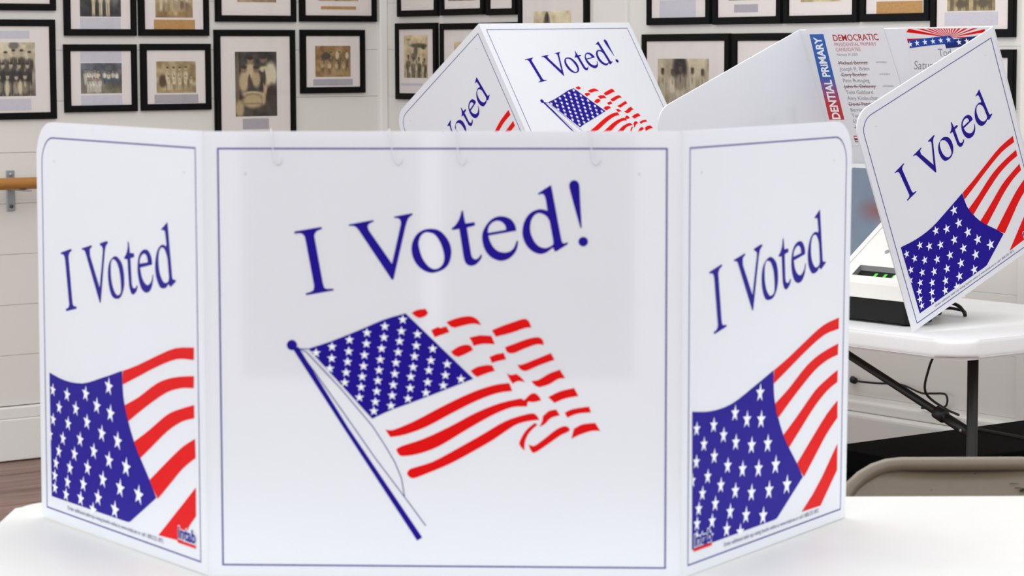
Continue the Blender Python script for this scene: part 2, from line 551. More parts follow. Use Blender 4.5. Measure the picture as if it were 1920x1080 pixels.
# ------------------------------------------------------------------ printed art (outlines in tenths of a millimetre)
ART = {
 'text_c': [[-1892,4483,-1545,4542,-1534,4518,-1556,4511,-1583,4500,-1606,4488,-1620,4471,-1629,4452,-1636,4437,-1636,4422,-1532,3819,-1527,3803,
  -1521,3781,-1514,3763,-1505,3754,-1494,3749,-1481,3746,-1456,3746,-1425,3748,-1401,3750,-1391,3727,-1747,3664,-1755,3687,-1733,3693,-1704,3702,
  -1680,3712,-1667,3720,-1657,3730,-1649,3743,-1646,3761,-1646,3783,-1646,3799,-1756,4412,-1762,4421,-1770,4434,-1780,4444,-1791,4452,-1805,4458,
  -1820,4461,-1843,4460,-1869,4457,-1889,4455],[-1193,4574,-882,4631,-867,4614,-885,4607,-909,4597,-928,4587,-939,4575,-946,4562,-949,4548,-946,4530,
  -939,4511,-934,4497,-640,4071,-522,4588,-524,4601,-526,4619,-532,4634,-540,4643,-550,4649,-562,4654,-578,4657,-595,4658,-608,4659,-613,4675,-379,
  4720,-372,4700,-386,4690,-404,4678,-420,4664,-431,4648,-439,4631,-445,4618,-461,4567,-622,3875,-635,3863,-650,3875,-1061,4497,-1072,4511,-1087,4529,
  -1101,4543,-1114,4550,-1128,4554,-1142,4556,-1158,4557,-1175,4557,-1188,4557],[-151,4521,-117,4520,-82,4516,-50,4506,-20,4490,7,4469,31,4445,54,
  4417,75,4385,92,4353,105,4320,115,4286,120,4251,121,4217,118,4183,112,4150,104,4117,92,4086,77,4058,56,4033,31,4011,0,3992,-38,3975,-81,3963,-121,
  3956,-157,3959,-191,3968,-223,3982,-254,4000,-283,4023,-309,4048,-331,4076,-350,4107,-365,4140,-377,4176,-386,4215,-390,4252,-389,4287,-384,4321,
  -375,4354,-361,4386,-344,4418,-324,4445,-301,4468,-275,4486,-248,4501,-217,4512,-184,4518],[-187,4478,-160,4474,-129,4467,-100,4455,-78,4436,-58,
  4412,-40,4384,-23,4353,-7,4319,6,4282,17,4242,27,4199,31,4160,29,4126,22,4095,11,4068,-6,4045,-28,4026,-50,4012,-73,4005,-97,4003,-121,4007,-146,
  4019,-170,4036,-192,4058,-214,4085,-235,4116,-253,4150,-268,4187,-280,4226,-289,4262,-295,4290,-299,4317,-299,4343,-293,4372,-284,4401,-273,4425,
  -261,4442,-247,4455,-232,4465,-218,4473,-203,4477],[253,4747,263,4759,273,4747,285,4668,303,4589,417,4607,427,4566,320,4536,371,4210,374,4196,379,
  4176,386,4159,398,4146,412,4135,426,4129,440,4131,454,4139,467,4149,479,4164,491,4181,499,4195,513,4182,510,4168,505,4151,497,4134,481,4112,459,
  4087,437,4068,413,4056,389,4048,366,4048,343,4054,322,4066,305,4083,293,4108,285,4137,279,4160,224,4521,138,4505,123,4526,137,4536,156,4550,173,
  4566,191,4590,209,4618,224,4648,236,4682,246,4719],[953,4499,950,4517,945,4541,938,4565,926,4590,910,4615,892,4636,871,4652,847,4663,821,4672,796,
  4679,769,4683,740,4682,710,4677,679,4667,649,4652,622,4631,596,4605,574,4576,553,4544,535,4509,523,4474,516,4441,515,4408,518,4373,525,4332,537,
  4290,553,4251,574,4216,600,4185,629,4159,664,4138,703,4122,740,4113,776,4114,810,4121,842,4134,872,4152,899,4175,922,4200,940,4225,953,4253,963,
  4281,969,4310,973,4340,975,4362,958,4372,949,4346,937,4311,922,4281,904,4259,884,4243,862,4230,839,4222,816,4218,791,4218,764,4221,736,4229,710,
  4240,688,4257,667,4278,649,4301,633,4328,619,4357,609,4383,603,4402,599,4421,597,4436],[589,4469,821,4509,821,4522,820,4539,816,4555,808,4571,796,
  4587,781,4601,763,4613,742,4622,720,4626,697,4625,672,4618,649,4606,630,4589,612,4568,599,4545,592,4519,590,4491],[1397,5073,1412,4998,1523,4399,
  1527,4384,1532,4364,1539,4349,1545,4342,1554,4339,1564,4338,1577,4342,1593,4348,1604,4354,1611,4330,1458,4232,1443,4237,1423,4283,1418,4281,1413,
  4279,1407,4276,1388,4260,1363,4239,1337,4222,1311,4211,1284,4203,1256,4202,1226,4206,1195,4217,1165,4232,1136,4253,1108,4280,1084,4309,1065,4341,
  1050,4375,1039,4410,1032,4444,1030,4477,1032,4512,1037,4549,1046,4587,1059,4623,1076,4657,1097,4688,1119,4714,1144,4734,1170,4749,1195,4760,1219,
  4768,1241,4772,1266,4773,1296,4769,1328,4761,1352,4754,1326,4907,1321,4922,1314,4942,1306,4957,1297,4965,1287,4968,1276,4969,1263,4967,1250,4962,
  1241,4957,1225,4973,1316,5033,1385,5077],[1256,4724,1279,4718,1304,4708,1326,4694,1345,4676,1360,4654,1372,4633,1380,4611,1384,4589,1387,4572,1426,
  4359,1425,4347,1424,4332,1418,4318,1398,4304,1372,4290,1347,4280,1326,4276,1307,4276,1286,4280,1263,4288,1238,4301,1216,4319,1195,4342,1176,4370,
  1160,4400,1147,4432,1136,4467,1130,4501,1128,4536,1130,4571,1135,4603,1142,4629,1153,4653,1165,4674,1177,4690,1191,4704,1205,4714,1221,4721,1238,
  4725],[1627,5078,1629,5094,1635,5110,1644,5123,1657,5134,1673,5141,1689,5144,1705,5141,1721,5134,1734,5123,1744,5109,1751,5092,1755,5073,1759,5018,
  1762,4949,1765,4895,1785,4541,1778,4526,1768,4541,1679,4855,1634,5027,1631,5041,1627,5060],[1866,4360,1865,4350,1863,4339,1858,4330,1852,4321,1845,
  4314,1836,4308,1827,4303,1816,4300,1806,4300,1796,4301,1785,4303,1776,4308,1767,4314,1760,4321,1753,4330,1749,4340,1746,4350,1745,4360,1746,4371,
  1749,4381,1753,4391,1759,4399,1767,4407,1776,4413,1785,4417,1795,4420,1806,4421,1816,4420,1827,4417,1836,4413,1844,4407,1852,4399,1858,4391,1863,
  4381,1865,4371]],
 'canton_c': [[-1726,2973,-1650,2997,-1549,3029,-1442,3065,-1319,3113,-1185,3167,-1059,3219,-952,3266,-851,3310,-753,3350,-649,3384,-547,3412,-471,
  3434,397,2592,293,2551,155,2496,9,2438,-148,2377,-311,2314,-450,2261,-530,2232,-605,2205,-679,2176,-763,2138,-846,2098,-909,2067]],
 'pole_c': [[-1926,2969,-1857,2997,-1218,1946,-270,521,-336,479,-1287,1959],[-1872,3019,-1873,3007,-1876,2996,-1881,2986,-1888,2976,-1896,2968,-1905,
  2962,-1916,2957,-1927,2954,-1938,2953,-1950,2954,-1961,2957,-1971,2962,-1980,2968,-1989,2976,-1995,2986,-2000,2996,-2003,3007,-2004,3019,-2003,3030,
  -2000,3041,-1995,3052,-1988,3061,-1980,3069,-1971,3076,-1960,3081,-1949,3084,-1938,3085,-1926,3084,-1915,3081,-1905,3076,-1895,3069,-1887,3061,
  -1881,3052,-1876,3042,-1873,3030]],
 'thin_c': [[-1857,2969,-1795,2872,-1520,2492,-1156,1967,-886,1573,-510,1068,-223,674],[-1843,2969,-1750,2928,-1307,2451,-908,1974,-757,1739,-624,
  1511,-537,1299,-510,1144,-498,1054],[-1843,2969,-1726,2969]],
 'stars_c': [-1627,2919,-1420,2999,-1425,2850,-1451,2717,-1194,3089,-1205,2940,-1221,2805,-1240,2666,-1260,2536,-968,3181,-976,3040,-1002,2894,-1015,
  2751,-1033,2613,-1049,2478,-1072,2344,-738,3265,-749,3123,-780,2979,-800,2836,-816,2698,-832,2563,-847,2424,-866,2287,-886,2167,-506,3353,-524,3204,
  -548,3074,-568,2933,-597,2795,-613,2652,-633,2509,-648,2371,-664,2237,-318,3166,-334,3017,-357,2879,-376,2740,-406,2614,-416,2468,-445,2330,-123,
  2978,-147,2826,-174,2699,-190,2545,-213,2407,62,2780,39,2638,12,2503,240,2587],
 'red_c': [[-391,3437,-375,3449,-354,3464,-329,3476,-292,3484,-248,3490,-215,3494,-181,3442,-189,3429,-200,3414,-215,3400,-239,3389,-268,3380,-291,
  3373,-304,3378,-323,3386,-341,3396,-359,3409,-377,3425],[55,3322,89,3337,135,3356,185,3373,238,3386,295,3397,345,3400,384,3394,418,3380,447,3361,
  470,3337,487,3308,500,3286,476,3292,445,3300,413,3304,384,3303,354,3299,322,3293,269,3280,208,3264,162,3251,146,3255,125,3260,105,3270,86,3286,68,
  3307],[-142,3217,-116,3230,-83,3247,-55,3258,-44,3257,-33,3251,-25,3246,52,3269,93,3194,-21,3155,-97,3127],[637,3217,668,3232,710,3251,755,3270,806,
  3289,862,3309,915,3327,965,3345,1013,3361,1052,3369,1073,3366,1092,3355,1108,3339,1123,3313,1134,3282,1143,3259,1118,3257,1086,3254,1052,3247,1005,
  3231,951,3210,892,3190,821,3170,745,3151,687,3137,664,3178],[349,3125,482,3155,630,3148,675,3040,634,3043,579,3046,527,3045,480,3037,435,3026,402,
  3017,396,3033,388,3054,379,3075,368,3093,357,3112],[111,2941,137,2960,172,2985,207,3006,243,3019,279,3029,310,3033,332,3030,352,3023,367,3017,395,
  2964,368,2950,333,2931,299,2914,265,2899,232,2885,207,2875,191,2879,169,2886,150,2895,135,2910,121,2928],[805,3002,841,3015,888,3033,938,3052,990,
  3072,1046,3093,1097,3110,1143,3122,1186,3130,1222,3133,1246,3128,1268,3118,1284,3103,1294,3081,1299,3054,1302,3034,1278,3038,1245,3042,1211,3041,
  1162,3027,1106,3005,1052,2984,1002,2962,955,2940,915,2926,885,2923,857,2927,835,2937,821,2957,812,2982],[607,2875,698,2914,789,2928,819,2846,710,
  2822,637,2799],[362,2696,388,2711,421,2732,458,2749,502,2759,549,2767,584,2772,641,2765,675,2696,648,2689,611,2678,573,2666,529,2649,482,2630,447,
  2615,434,2624,417,2636,401,2650,387,2666,373,2683],[965,2777,979,2776,998,2775,1017,2777,1059,2791,1111,2812,1166,2835,1242,2866,1328,2902,1393,
  2929,1439,2842,1381,2821,1305,2793,1234,2766,1175,2739,1120,2713,1074,2697,1047,2697,1022,2707,1002,2720,986,2738,974,2760],[828,2662,842,2656,860,
  2648,881,2644,904,2646,930,2653,949,2658,965,2647,985,2633,1006,2616,1027,2595,1047,2571,1063,2552,1037,2558,1003,2565,972,2566,945,2556,921,2541,
  903,2529,894,2543,882,2561,869,2582,855,2609,840,2639],[1143,2566,1168,2569,1201,2573,1234,2582,1276,2605,1323,2636,1371,2663,1420,2684,1470,2702,
  1507,2716,1576,2606,1551,2604,1518,2602,1484,2594,1449,2574,1410,2548,1371,2525,1326,2509,1280,2496,1245,2486,1229,2492,1208,2501,1188,2513,1171,
  2531,1155,2551],[-738,1926,-712,1923,-678,1918,-642,1922,-565,1950,-468,1991,-366,2038,-244,2102,-109,2176,24,2246,151,2310,275,2369,390,2420,487,
  2457,580,2488,664,2512,736,2526,806,2535,858,2540,899,2437,848,2431,780,2423,709,2409,632,2385,547,2354,458,2316,357,2269,249,2213,138,2155,22,2092,
  -96,2026,-206,1969,-303,1927,-397,1892,-481,1865,-554,1848,-624,1837,-676,1830],[-601,1673,-582,1685,-556,1701,-527,1715,-452,1740,-354,1771,-252,
  1808,-142,1856,-25,1912,92,1970,207,2032,323,2097,435,2155,546,2205,654,2248,755,2283,849,2308,939,2327,1006,2341,1052,2318,1071,2338,1096,2365,
  1120,2387,1139,2399,1158,2408,1177,2410,1197,2404,1217,2391,1234,2376,1248,2357,1260,2335,1268,2318,1243,2311,1209,2301,1177,2295,1147,2295,1119,
  2297,1097,2300,1086,2237,1034,2237,964,2236,892,2226,808,2197,715,2157,618,2110,516,2054,408,1991,298,1925,182,1853,64,1779,-46,1716,-142,1672,-235,
  1638,-321,1612,-398,1595,-472,1586,-528,1583,-548,1589,-565,1602,-578,1618,-588,1636,-596,1657],[-464,1357,-455,1375,-443,1398,-425,1415,-349,1440,
  -245,1470,-138,1508,-27,1564,91,1629,206,1694,316,1757,424,1819,526,1879,623,1938,714,1994,801,2041,882,2076,960,2102,1029,2122,1083,2137,1135,2147,
  1177,2146,1208,2124,1230,2091,1246,2066,1198,2060,1136,2053,1075,2042,1021,2028,968,2010,915,1984,839,1934,752,1872,664,1811,575,1756,483,1702,389,
  1649,292,1593,191,1538,91,1486,-13,1439,-117,1395,-207,1358,-271,1332,-331,1309,-379,1295,-401,1296,-420,1305,-436,1316,-449,1329,-457,1345],[1184,
  2024,1153,1998,1111,1964,1075,1927,1047,1888,1024,1848,1006,1812,995,1789,987,1766,988,1743,1005,1714,1031,1685,1052,1662,1053,1698,1056,1744,1063,
  1789,1077,1829,1096,1868,1120,1904,1154,1941,1193,1975,1223,2001],[1359,2360,1399,2381,1451,2409,1507,2434,1571,2452,1638,2468,1689,2480,1746,2377,
  1698,2368,1635,2356,1576,2342,1524,2323,1475,2301,1439,2284],[1291,2112,1313,2132,1341,2159,1371,2181,1403,2191,1437,2196,1462,2199,1508,2124,1475,
  2116,1433,2105,1394,2089,1364,2064,1339,2033,1314,2008,1289,1993,1265,1982,1246,1974,1256,1992,1269,2018,1280,2043,1286,2068,1289,2093],[1571,2158,
  1596,2172,1630,2190,1667,2204,1736,2218,1819,2230,1883,2239,1908,2164,1859,2161,1795,2156,1735,2147,1684,2131,1638,2110,1603,2094],[1109,1743,1127,
  1735,1152,1725,1177,1725,1214,1745,1257,1778,1303,1813,1355,1855,1411,1902,1462,1940,1502,1962,1542,1978,1576,1986,1600,1980,1620,1966,1633,1952,
  1636,1940,1631,1927,1622,1917,1592,1901,1550,1882,1508,1859,1459,1825,1404,1784,1348,1744,1288,1702,1226,1660,1177,1635,1159,1638,1144,1655,1132,
  1674,1122,1697,1114,1723],[1690,1952,1720,1969,1759,1992,1804,2010,1858,2019,1918,2025,1963,2028,2027,1925,1997,1927,1958,1928,1918,1925,1866,1911,
  1809,1891,1758,1872,1719,1854,1683,1835,1656,1821]],
 'text_s': [[-4341,3916,-3992,3994,-3973,3964,-3992,3959,-4017,3952,-4040,3941,-4057,3922,-4072,3899,-4083,3880,-3986,3295,-3981,3271,-3974,3239,
  -3965,3212,-3954,3199,-3939,3189,-3921,3183,-3896,3182,-3866,3184,-3843,3186,-3833,3157,-4183,3089,-4201,3118,-4178,3124,-4147,3132,-4120,3143,
  -4102,3157,-4091,3173,-4083,3189,-4082,3204,-4085,3220,-4088,3232,-4198,3832,-4205,3845,-4214,3862,-4225,3876,-4240,3886,-4256,3892,-4273,3896,
  -4292,3896,-4312,3895,-4328,3893],[-3640,4024,-3320,4090,-3313,4063,-3334,4056,-3360,4045,-3379,4029,-3383,4001,-3379,3966,-3376,3938,-3082,3510,
  -2966,4019,-2965,4037,-2965,4059,-2974,4079,-2996,4092,-3027,4102,-3051,4108,-3057,4131,-2851,4176,-2807,4172,-2802,4155,-2822,4142,-2847,4124,
  -2870,4103,-2885,4076,-2897,4046,-2906,4023,-3058,3301,-3089,3308,-3526,3977,-3538,3985,-3553,3996,-3571,4003,-3591,4005,-3613,4003,-3629,4002],
  [-2465,3960,-2432,3942,-2398,3919,-2369,3890,-2347,3851,-2329,3806,-2317,3760,-2311,3710,-2311,3660,-2315,3612,-2328,3569,-2347,3527,-2371,3492,
  -2400,3460,-2435,3432,-2478,3413,-2534,3402,-2600,3401,-2656,3409,-2697,3429,-2730,3460,-2756,3496,-2779,3544,-2798,3599,-2809,3652,-2814,3702,
  -2813,3752,-2805,3796,-2793,3835,-2775,3870,-2751,3901,-2721,3927,-2685,3950,-2650,3967,-2619,3978,-2587,3984,-2555,3986,-2525,3982,-2496,3973],
  [-2558,3919,-2528,3898,-2501,3868,-2478,3835,-2459,3799,-2444,3759,-2433,3716,-2422,3665,-2415,3608,-2413,3561,-2415,3527,-2425,3499,-2443,3478,
  -2473,3463,-2512,3453,-2551,3455,-2585,3470,-2617,3495,-2647,3526,-2672,3563,-2693,3608,-2710,3653,-2720,3700,-2724,3748,-2726,3791,-2726,3824,
  -2722,3856,-2714,3883,-2701,3907,-2684,3928,-2661,3939,-2629,3940,-2592,3933],[-2170,4220,-2150,4186,-2128,4061,-2005,4065,-1996,4015,-2115,3989,
  -2086,3665,-2081,3647,-2074,3624,-2063,3606,-2042,3595,-2017,3588,-1992,3588,-1968,3602,-1946,3623,-1928,3639,-1906,3629,-1915,3607,-1929,3578,
  -1949,3551,-1979,3530,-2014,3511,-2046,3500,-2070,3501,-2094,3510,-2115,3525,-2134,3550,-2150,3580,-2164,3604,-2207,3968,-2296,3969,-2304,3989,
  -2287,4001,-2266,4016,-2245,4034,-2228,4058,-2212,4083,-2199,4111,-2192,4144,-2189,4178,-2187,4203],[-1468,3948,-1468,3966,-1469,3990,-1475,4017,
  -1488,4044,-1507,4072,-1529,4096,-1552,4115,-1578,4129,-1607,4137,-1642,4141,-1682,4139,-1721,4132,-1758,4118,-1794,4098,-1826,4074,-1851,4046,
  -1870,4015,-1885,3979,-1896,3935,-1903,3887,-1904,3837,-1895,3789,-1881,3739,-1863,3696,-1842,3659,-1817,3625,-1788,3598,-1752,3578,-1713,3564,
  -1672,3558,-1631,3560,-1588,3570,-1550,3588,-1517,3614,-1489,3648,-1467,3686,-1452,3730,-1443,3778,-1437,3815,-1453,3822,-1463,3795,-1477,3759,
  -1498,3727,-1526,3701,-1561,3677,-1595,3664,-1630,3664,-1666,3673,-1698,3688,-1729,3709,-1757,3736,-1781,3766,-1801,3805,-1815,3849,-1827,3883],
  [-1839,3936,-1594,3971,-1598,3991,-1603,4019,-1615,4042,-1633,4060,-1658,4074,-1683,4081,-1711,4080,-1739,4071,-1766,4059,-1788,4043,-1808,4024,
  -1823,4004,-1832,3981,-1836,3955],[-1008,4544,-1000,4513,-892,3823,-885,3815,-876,3804,-863,3797,-840,3795,-811,3795,-789,3796,-788,3775,-941,3690,
  -979,3714,-1003,3726,-1020,3711,-1043,3690,-1069,3674,-1101,3664,-1136,3657,-1170,3654,-1199,3655,-1228,3660,-1256,3674,-1289,3702,-1321,3738,-1348,
  3779,-1365,3823,-1376,3871,-1381,3918,-1379,3964,-1370,4012,-1356,4057,-1338,4100,-1314,4140,-1286,4174,-1252,4200,-1215,4220,-1180,4233,-1147,4237,
  -1112,4234,-1086,4231,-1078,4226,-1070,4219,-1065,4213,-1042,4251,-1079,4412,-1091,4419,-1107,4428,-1124,4433,-1142,4432,-1161,4427,-1175,4423,
  -1179,4445],[-1120,4192,-1093,4172,-1067,4143,-1045,4115,-1031,4090,-1022,4065,-1015,4046,-980,3811,-986,3795,-995,3773,-1010,3756,-1037,3744,-1071,
  3735,-1103,3732,-1131,3738,-1159,3751,-1183,3770,-1210,3798,-1236,3833,-1257,3873,-1270,3916,-1278,3963,-1282,4008,-1281,4049,-1276,4090,-1266,4124,
  -1250,4152,-1229,4175,-1205,4191,-1177,4199,-1148,4199]],
 'canton_s': [[-4785,2142,-4645,2123,-4458,2099,-4264,2084,-4075,2081,-3878,2088,-3676,2107,-3466,2147,-3250,2202,-3037,2258,-2811,2316,-2587,2376,
  -2418,2422,-2417,2366,-2415,2292,-2408,2213,-2399,2132,-2385,2046,-2354,1954,-2286,1811,-2194,1645,-2083,1482,-1943,1324,-1785,1170,-1650,1039,
  -1569,950,-1495,866,-1439,803,-2249,346,-2342,336,-4770,329]],
 'red_s': [[-2395,2423,-2273,2455,-2113,2499,-1943,2548,-1757,2608,-1555,2674,-1359,2737,-1178,2795,-1002,2848,-828,2891,-638,2920,-449,2938,-306,
  2952,-311,2787,-443,2781,-617,2772,-795,2749,-983,2704,-1183,2646,-1372,2586,-1541,2531,-1700,2475,-1864,2417,-2055,2351,-2252,2284,-2400,2233,
  -2404,2257,-2409,2289,-2410,2322,-2406,2357,-2399,2395],[-2364,1949,-2250,1991,-2096,2046,-1935,2109,-1754,2192,-1557,2286,-1369,2366,-1210,2419,
  -1054,2461,-890,2496,-689,2530,-477,2558,-316,2578,-325,2416,-420,2408,-545,2396,-674,2378,-810,2351,-956,2316,-1103,2270,-1298,2193,-1511,2098,
  -1719,2004,-1922,1906,-2118,1809,-2266,1735,-2282,1765,-2303,1806,-2323,1846,-2339,1884,-2354,1921],[-2083,1482,-1958,1541,-1790,1620,-1615,1706,
  -1438,1798,-1253,1897,-1083,1979,-950,2029,-820,2068,-691,2103,-555,2140,-422,2172,-322,2197,-323,2021,-416,2001,-541,1972,-667,1936,-799,1886,-938,
  1827,-1080,1758,-1226,1678,-1376,1589,-1520,1503,-1663,1420,-1800,1340,-1903,1279,-1928,1306,-1962,1340,-1994,1377,-2027,1414,-2059,1452],[-1629,
  1022,-1487,1110,-1301,1224,-1121,1334,-960,1431,-804,1523,-661,1602,-532,1661,-405,1714,-309,1752,-300,1502,-400,1453,-532,1385,-666,1310,-797,1223,
  -932,1125,-1061,1033,-1187,944,-1307,860,-1398,797,-1435,829,-1485,870,-1530,911,-1569,952,-1603,992],[-1395,302,-1252,408,-1063,548,-871,691,-667,
  842,-460,997,-305,1113,-311,730,-497,575,-714,329]],
 'red5r': [-1460,309,-1108,498,-801,704,-517,934,-287,1120,-282,738,-830,301],
 'stars_s': [-2830,2157,-2789,1786,-3219,1842,-3574,1971,-2578,1428,-2325,1098,-1958,767,-3073,1470,-3544,1574,-3905,1718,-4189,1888,-4668,1900,-2855,
  1122,-3338,1184,-3777,1293,-4167,1473,-4462,1672,-2522,777,-3060,821,-3546,920,-3971,1059,-4349,1231,-4673,1469,-2695,448,-3219,540,-3694,662,-4129,
  836,-4496,1028,-4785,1239,-4598,840,-4216,618,-3789,440,-3391,337,-4643,651,-4274,425,-4645,473],
}


def outl(flat):
    return [(flat[i] / 10000.0, flat[i + 1] / 10000.0) for i in range(0, len(flat), 2)]


# ------------------------------------------------------------------ the room
TH = math.radians(37)
CORNER = Vector((-0.482, 9.643, 0))
DA = Vector((math.cos(TH), math.sin(TH), 0))      # along the left wall, towards the corner
NA = Vector((math.sin(TH), -math.cos(TH), 0))     # out of the left wall
DB = Vector((math.sin(TH), -math.cos(TH), 0))     # along the right wall, away from the corner
NB = Vector((-math.cos(TH), -math.sin(TH), 0))    # out of the right wall
RZ_A, RZ_B = TH, TH - math.pi / 2


def struct(o):
    o['kind'] = 'structure'
    return o


def wall_frame(loc, rz):
    return Matrix.Translation(loc) @ Matrix.Rotation(rz, 4, 'Z')


# Walls are built in their own frame: x along the wall to the right, y into the wall, z up.
WA, WB = 4.2, 5.2
wall_l = struct(box('wall_left', (-WA, 0.016, 0), (0.1, 0.12, 2.9), M['wall']))
wall_l.matrix_world = wall_frame(CORNER, RZ_A)
wall_r = struct(box('wall_right', (-0.1, 0.016, 0), (WB, 0.12, 2.9), M['wall']))
wall_r.matrix_world = wall_frame(CORNER, RZ_B)
SEAM0, PITCHZ = 0.1955, 0.1765
rows = [(SEAM0 + i * PITCHZ, SEAM0 + (i + 1) * PITCHZ) for i in range(15)]


def plank_mesh(name, x0, x1, h, gap, bev):
    bm = bmesh.new()
    add_box(bm, (x0, 0.0, gap), (x1, 0.0165, h - gap), bev, 1)
    me = bpy.data.meshes.new(name)
    bm.to_mesh(me)
    bm.free()
    me.materials.append(M['wall'])
    return me


pm_l = plank_mesh('plank', -WA, 0.0, PITCHZ, 0.0005, 0.0008)
pm_r = plank_mesh('plank', 0.0, WB, PITCHZ, 0.0003, 0.0005)
for z0, z1 in rows:
    for me, w in ((pm_l, wall_l), (pm_r, wall_r)):
        o = bpy.data.objects.new('plank', me)
        COL.objects.link(o)
        o.parent = w
        o.location = (0, rnd.uniform(-0.0004, 0.0004), z0)

base_l = struct(box('baseboard_left', (-WA, -0.018, 0.004), (-0.02, 0.016, 0.150), M['trim'], bev=0.004))
base_l.matrix_world = wall_frame(CORNER, RZ_A)
box('cap_strip', (-WA, -0.012, 0.150), (-0.02, 0.016, 0.192), M['trim'], base_l, bev=0.006)
# low boxed ledge along the foot of the right wall
base_r = struct(box('baseboard_right', (0.0, -0.055, 0.0), (WB, 0.016, 0.325), M['trim'], bev=0.012, seg=3))
base_r.matrix_world = wall_frame(CORNER, RZ_B)
box('ledge_cap', (0.0, -0.03, 0.325), (WB, 0.016, 0.36), M['trim'], base_r, bev=0.01, seg=3)

t1 = struct(box('trim_1', (-0.035, -0.02, 0.15), (0.0, 0.03, 2.9), M['trim'], bev=0.006, seg=3))
t1.matrix_world = wall_frame(CORNER, RZ_A)
t2 = struct(box('trim_2', (1.285, -0.016, 0.36), (1.464, 0.02, 2.9), M['wall'], bev=0.004))
t2.matrix_world = wall_frame(CORNER, RZ_B)

t3 = struct(box('trim_3', (3.195, -0.012, 0.36), (3.32, 0.02, 2.9), M['wall'], bev=0.004))
t3.matrix_world = wall_frame(CORNER, RZ_B)

floor = struct(box('floor', (-7, -4, -0.12), (7, 11, -0.008), M['floor']))
# the board along the left wall, a dark gap, then boards parallel to it
for i, (d0, d1) in enumerate(((0.0, 0.262), (0.268, 0.56), (0.5625, 0.86), (0.8625, 1.16), (1.1625, 1.46), (1.4625, 1.76))):
    b = box('floorboard', (-4.2, -d1, -0.03), (0.6 if i else 0.0, -d0, 0.0), M['floor'], floor, bev=0.002, seg=1)
    b.matrix_world = wall_frame(CORNER, RZ_A)

# ------------------------------------------------------------------ tables


def table(name, rz, centre, size, m, label, leg_in=0.13, leg_y=0.24, brace=None):
    L, W = size
    root = empty(name, (centre[0], centre[1], 0), rz)
    tag(root, label, 'table')
    top = prism('table_top', rrect(-L / 2, -W / 2, L / 2, W / 2, 0.075, 8), TABLE_Z - 0.042, TABLE_Z, m, root, bev=0.010, seg=4)
    for p in top.data.polygons:
        p.use_smooth = True
    top.data.set_sharp_from_angle(angle=math.radians(40))
    skirt = prism('skirt', rrect(-L / 2 + 0.02, -W / 2 + 0.02, L / 2 - 0.02, W / 2 - 0.02, 0.06, 8), TABLE_Z - 0.05, TABLE_Z - 0.041, m, root)
    for sx in (-1, 1):
        x = sx * (L / 2 - leg_in)
        for sy in (-1, 1):
            leg = tube('leg', [(x, sy * leg_y, TABLE_Z - 0.05), (x, sy * leg_y, 0.02)], 0.0135, M['black_tube'], root, 14)
            tube('foot_cap', [(x, sy * leg_y, 0.022), (x, sy * leg_y, 0.0)], 0.0165, M['black_rubber'], leg, 14)
        tube('crossbar', [(x, -leg_y, 0.12), (x, leg_y, 0.12)], 0.009, M['black_tube'], root)
        tube('crossbar', [(x, -leg_y, TABLE_Z - 0.053), (x, leg_y, TABLE_Z - 0.053)], 0.006, M['black_tube'], root)
        by = brace if brace is not None else 0.0
        if brace is None:
            tube('crossbar', [(x, -leg_y, 0.5), (x, leg_y, 0.5)], 0.009, M['black_tube'], root)
        br = tube('brace', [(x - sx * 0.012, by, 0.492), (x - sx * 0.56, by, TABLE_Z - 0.048)], 0.0098, M['black_tube'], root, 12)
        a, b = Vector((x - sx * 0.012, by, 0.492)), Vector((x - sx * 0.56, by, TABLE_Z - 0.048))
        tube('lock_sleeve', [a + (b - a) * 0.165, a + (b - a) * 0.215], 0.0165, M['black_tube'], br, 12)
        tube('brace_end', [a, a + (b - a) * 0.15], 0.0128, M['black_tube'], br, 12)
        tube('rivet', [a + (b - a) * 0.045 + Vector((0, -0.0115, 0)), a + (b - a) * 0.045 + Vector((0, -0.0155, 0))], 0.004, M['steel'], br, 8)
    return root


table('folding_table', 0.0, (0.17, 3.4025), (1.83, 0.765), M['table'],
      'near white plastic folding table under the large upright voting booth')
E_AX = Vector((math.sin(TH), -math.cos(TH), 0))     # along the right wall
N_AX = Vector((math.cos(TH), math.sin(TH), 0))      # towards the right wall
RZ_E = TH - math.pi / 2


def EN(e, n, z):
    v = E_AX * e + N_AX * n
    return Vector((v.x, v.y, z))


tc = EN(-5.245, 4.732, 0)
table('folding_table', RZ_E, (tc.x, tc.y), (2.44, 0.79), M['table_far'],
      'white plastic folding table by the wall carrying the two tilted booths', leg_in=0.098, leg_y=0.235, brace=-0.222)

# ------------------------------------------------------------------ voting booths
BW, G, BOT, TOP, OUT = 0.575, 0.01876, 0.0135, 0.021, 0.018
BH, BS = 0.54185, 0.47584
W2 = BW / 2 + G
HH = BOT + BH + TOP
SW = G + BS + OUT
THICK = 0.004
SHIFT_R = 0.508


def panel_solid(name, outline, fn, parent):
    bm = bmesh.new()
    pts = [fn(x, y) if fn else (x, y) for x, y in outline]
    a = [bm.verts.new((x, 0, y)) for x, y in pts]
    b = [bm.verts.new((x, THICK, y)) for x, y in pts]
    bm.faces.new(a)
    bm.faces.new(b[::-1])
    n = len(pts)
    for i in range(n):
        bm.faces.new((a[i], a[(i + 1) % n], b[(i + 1) % n], b[i]))
    return bm_obj(name, bm, M['plastic_board'], parent)


def ring(outer, inner):
    return filled([outer, inner])


def disc(x, y, r, k=10):
    return fan([(x + r * math.cos(2 * math.pi * i / k), y + r * math.sin(2 * math.pi * i / k)) for i in range(k)])


ART_FILL = {k: filled([outl(f) for f in ART[k]]) for k in ('text_c', 'text_s')}
PRINT = 0.0004
LW = 0.0019


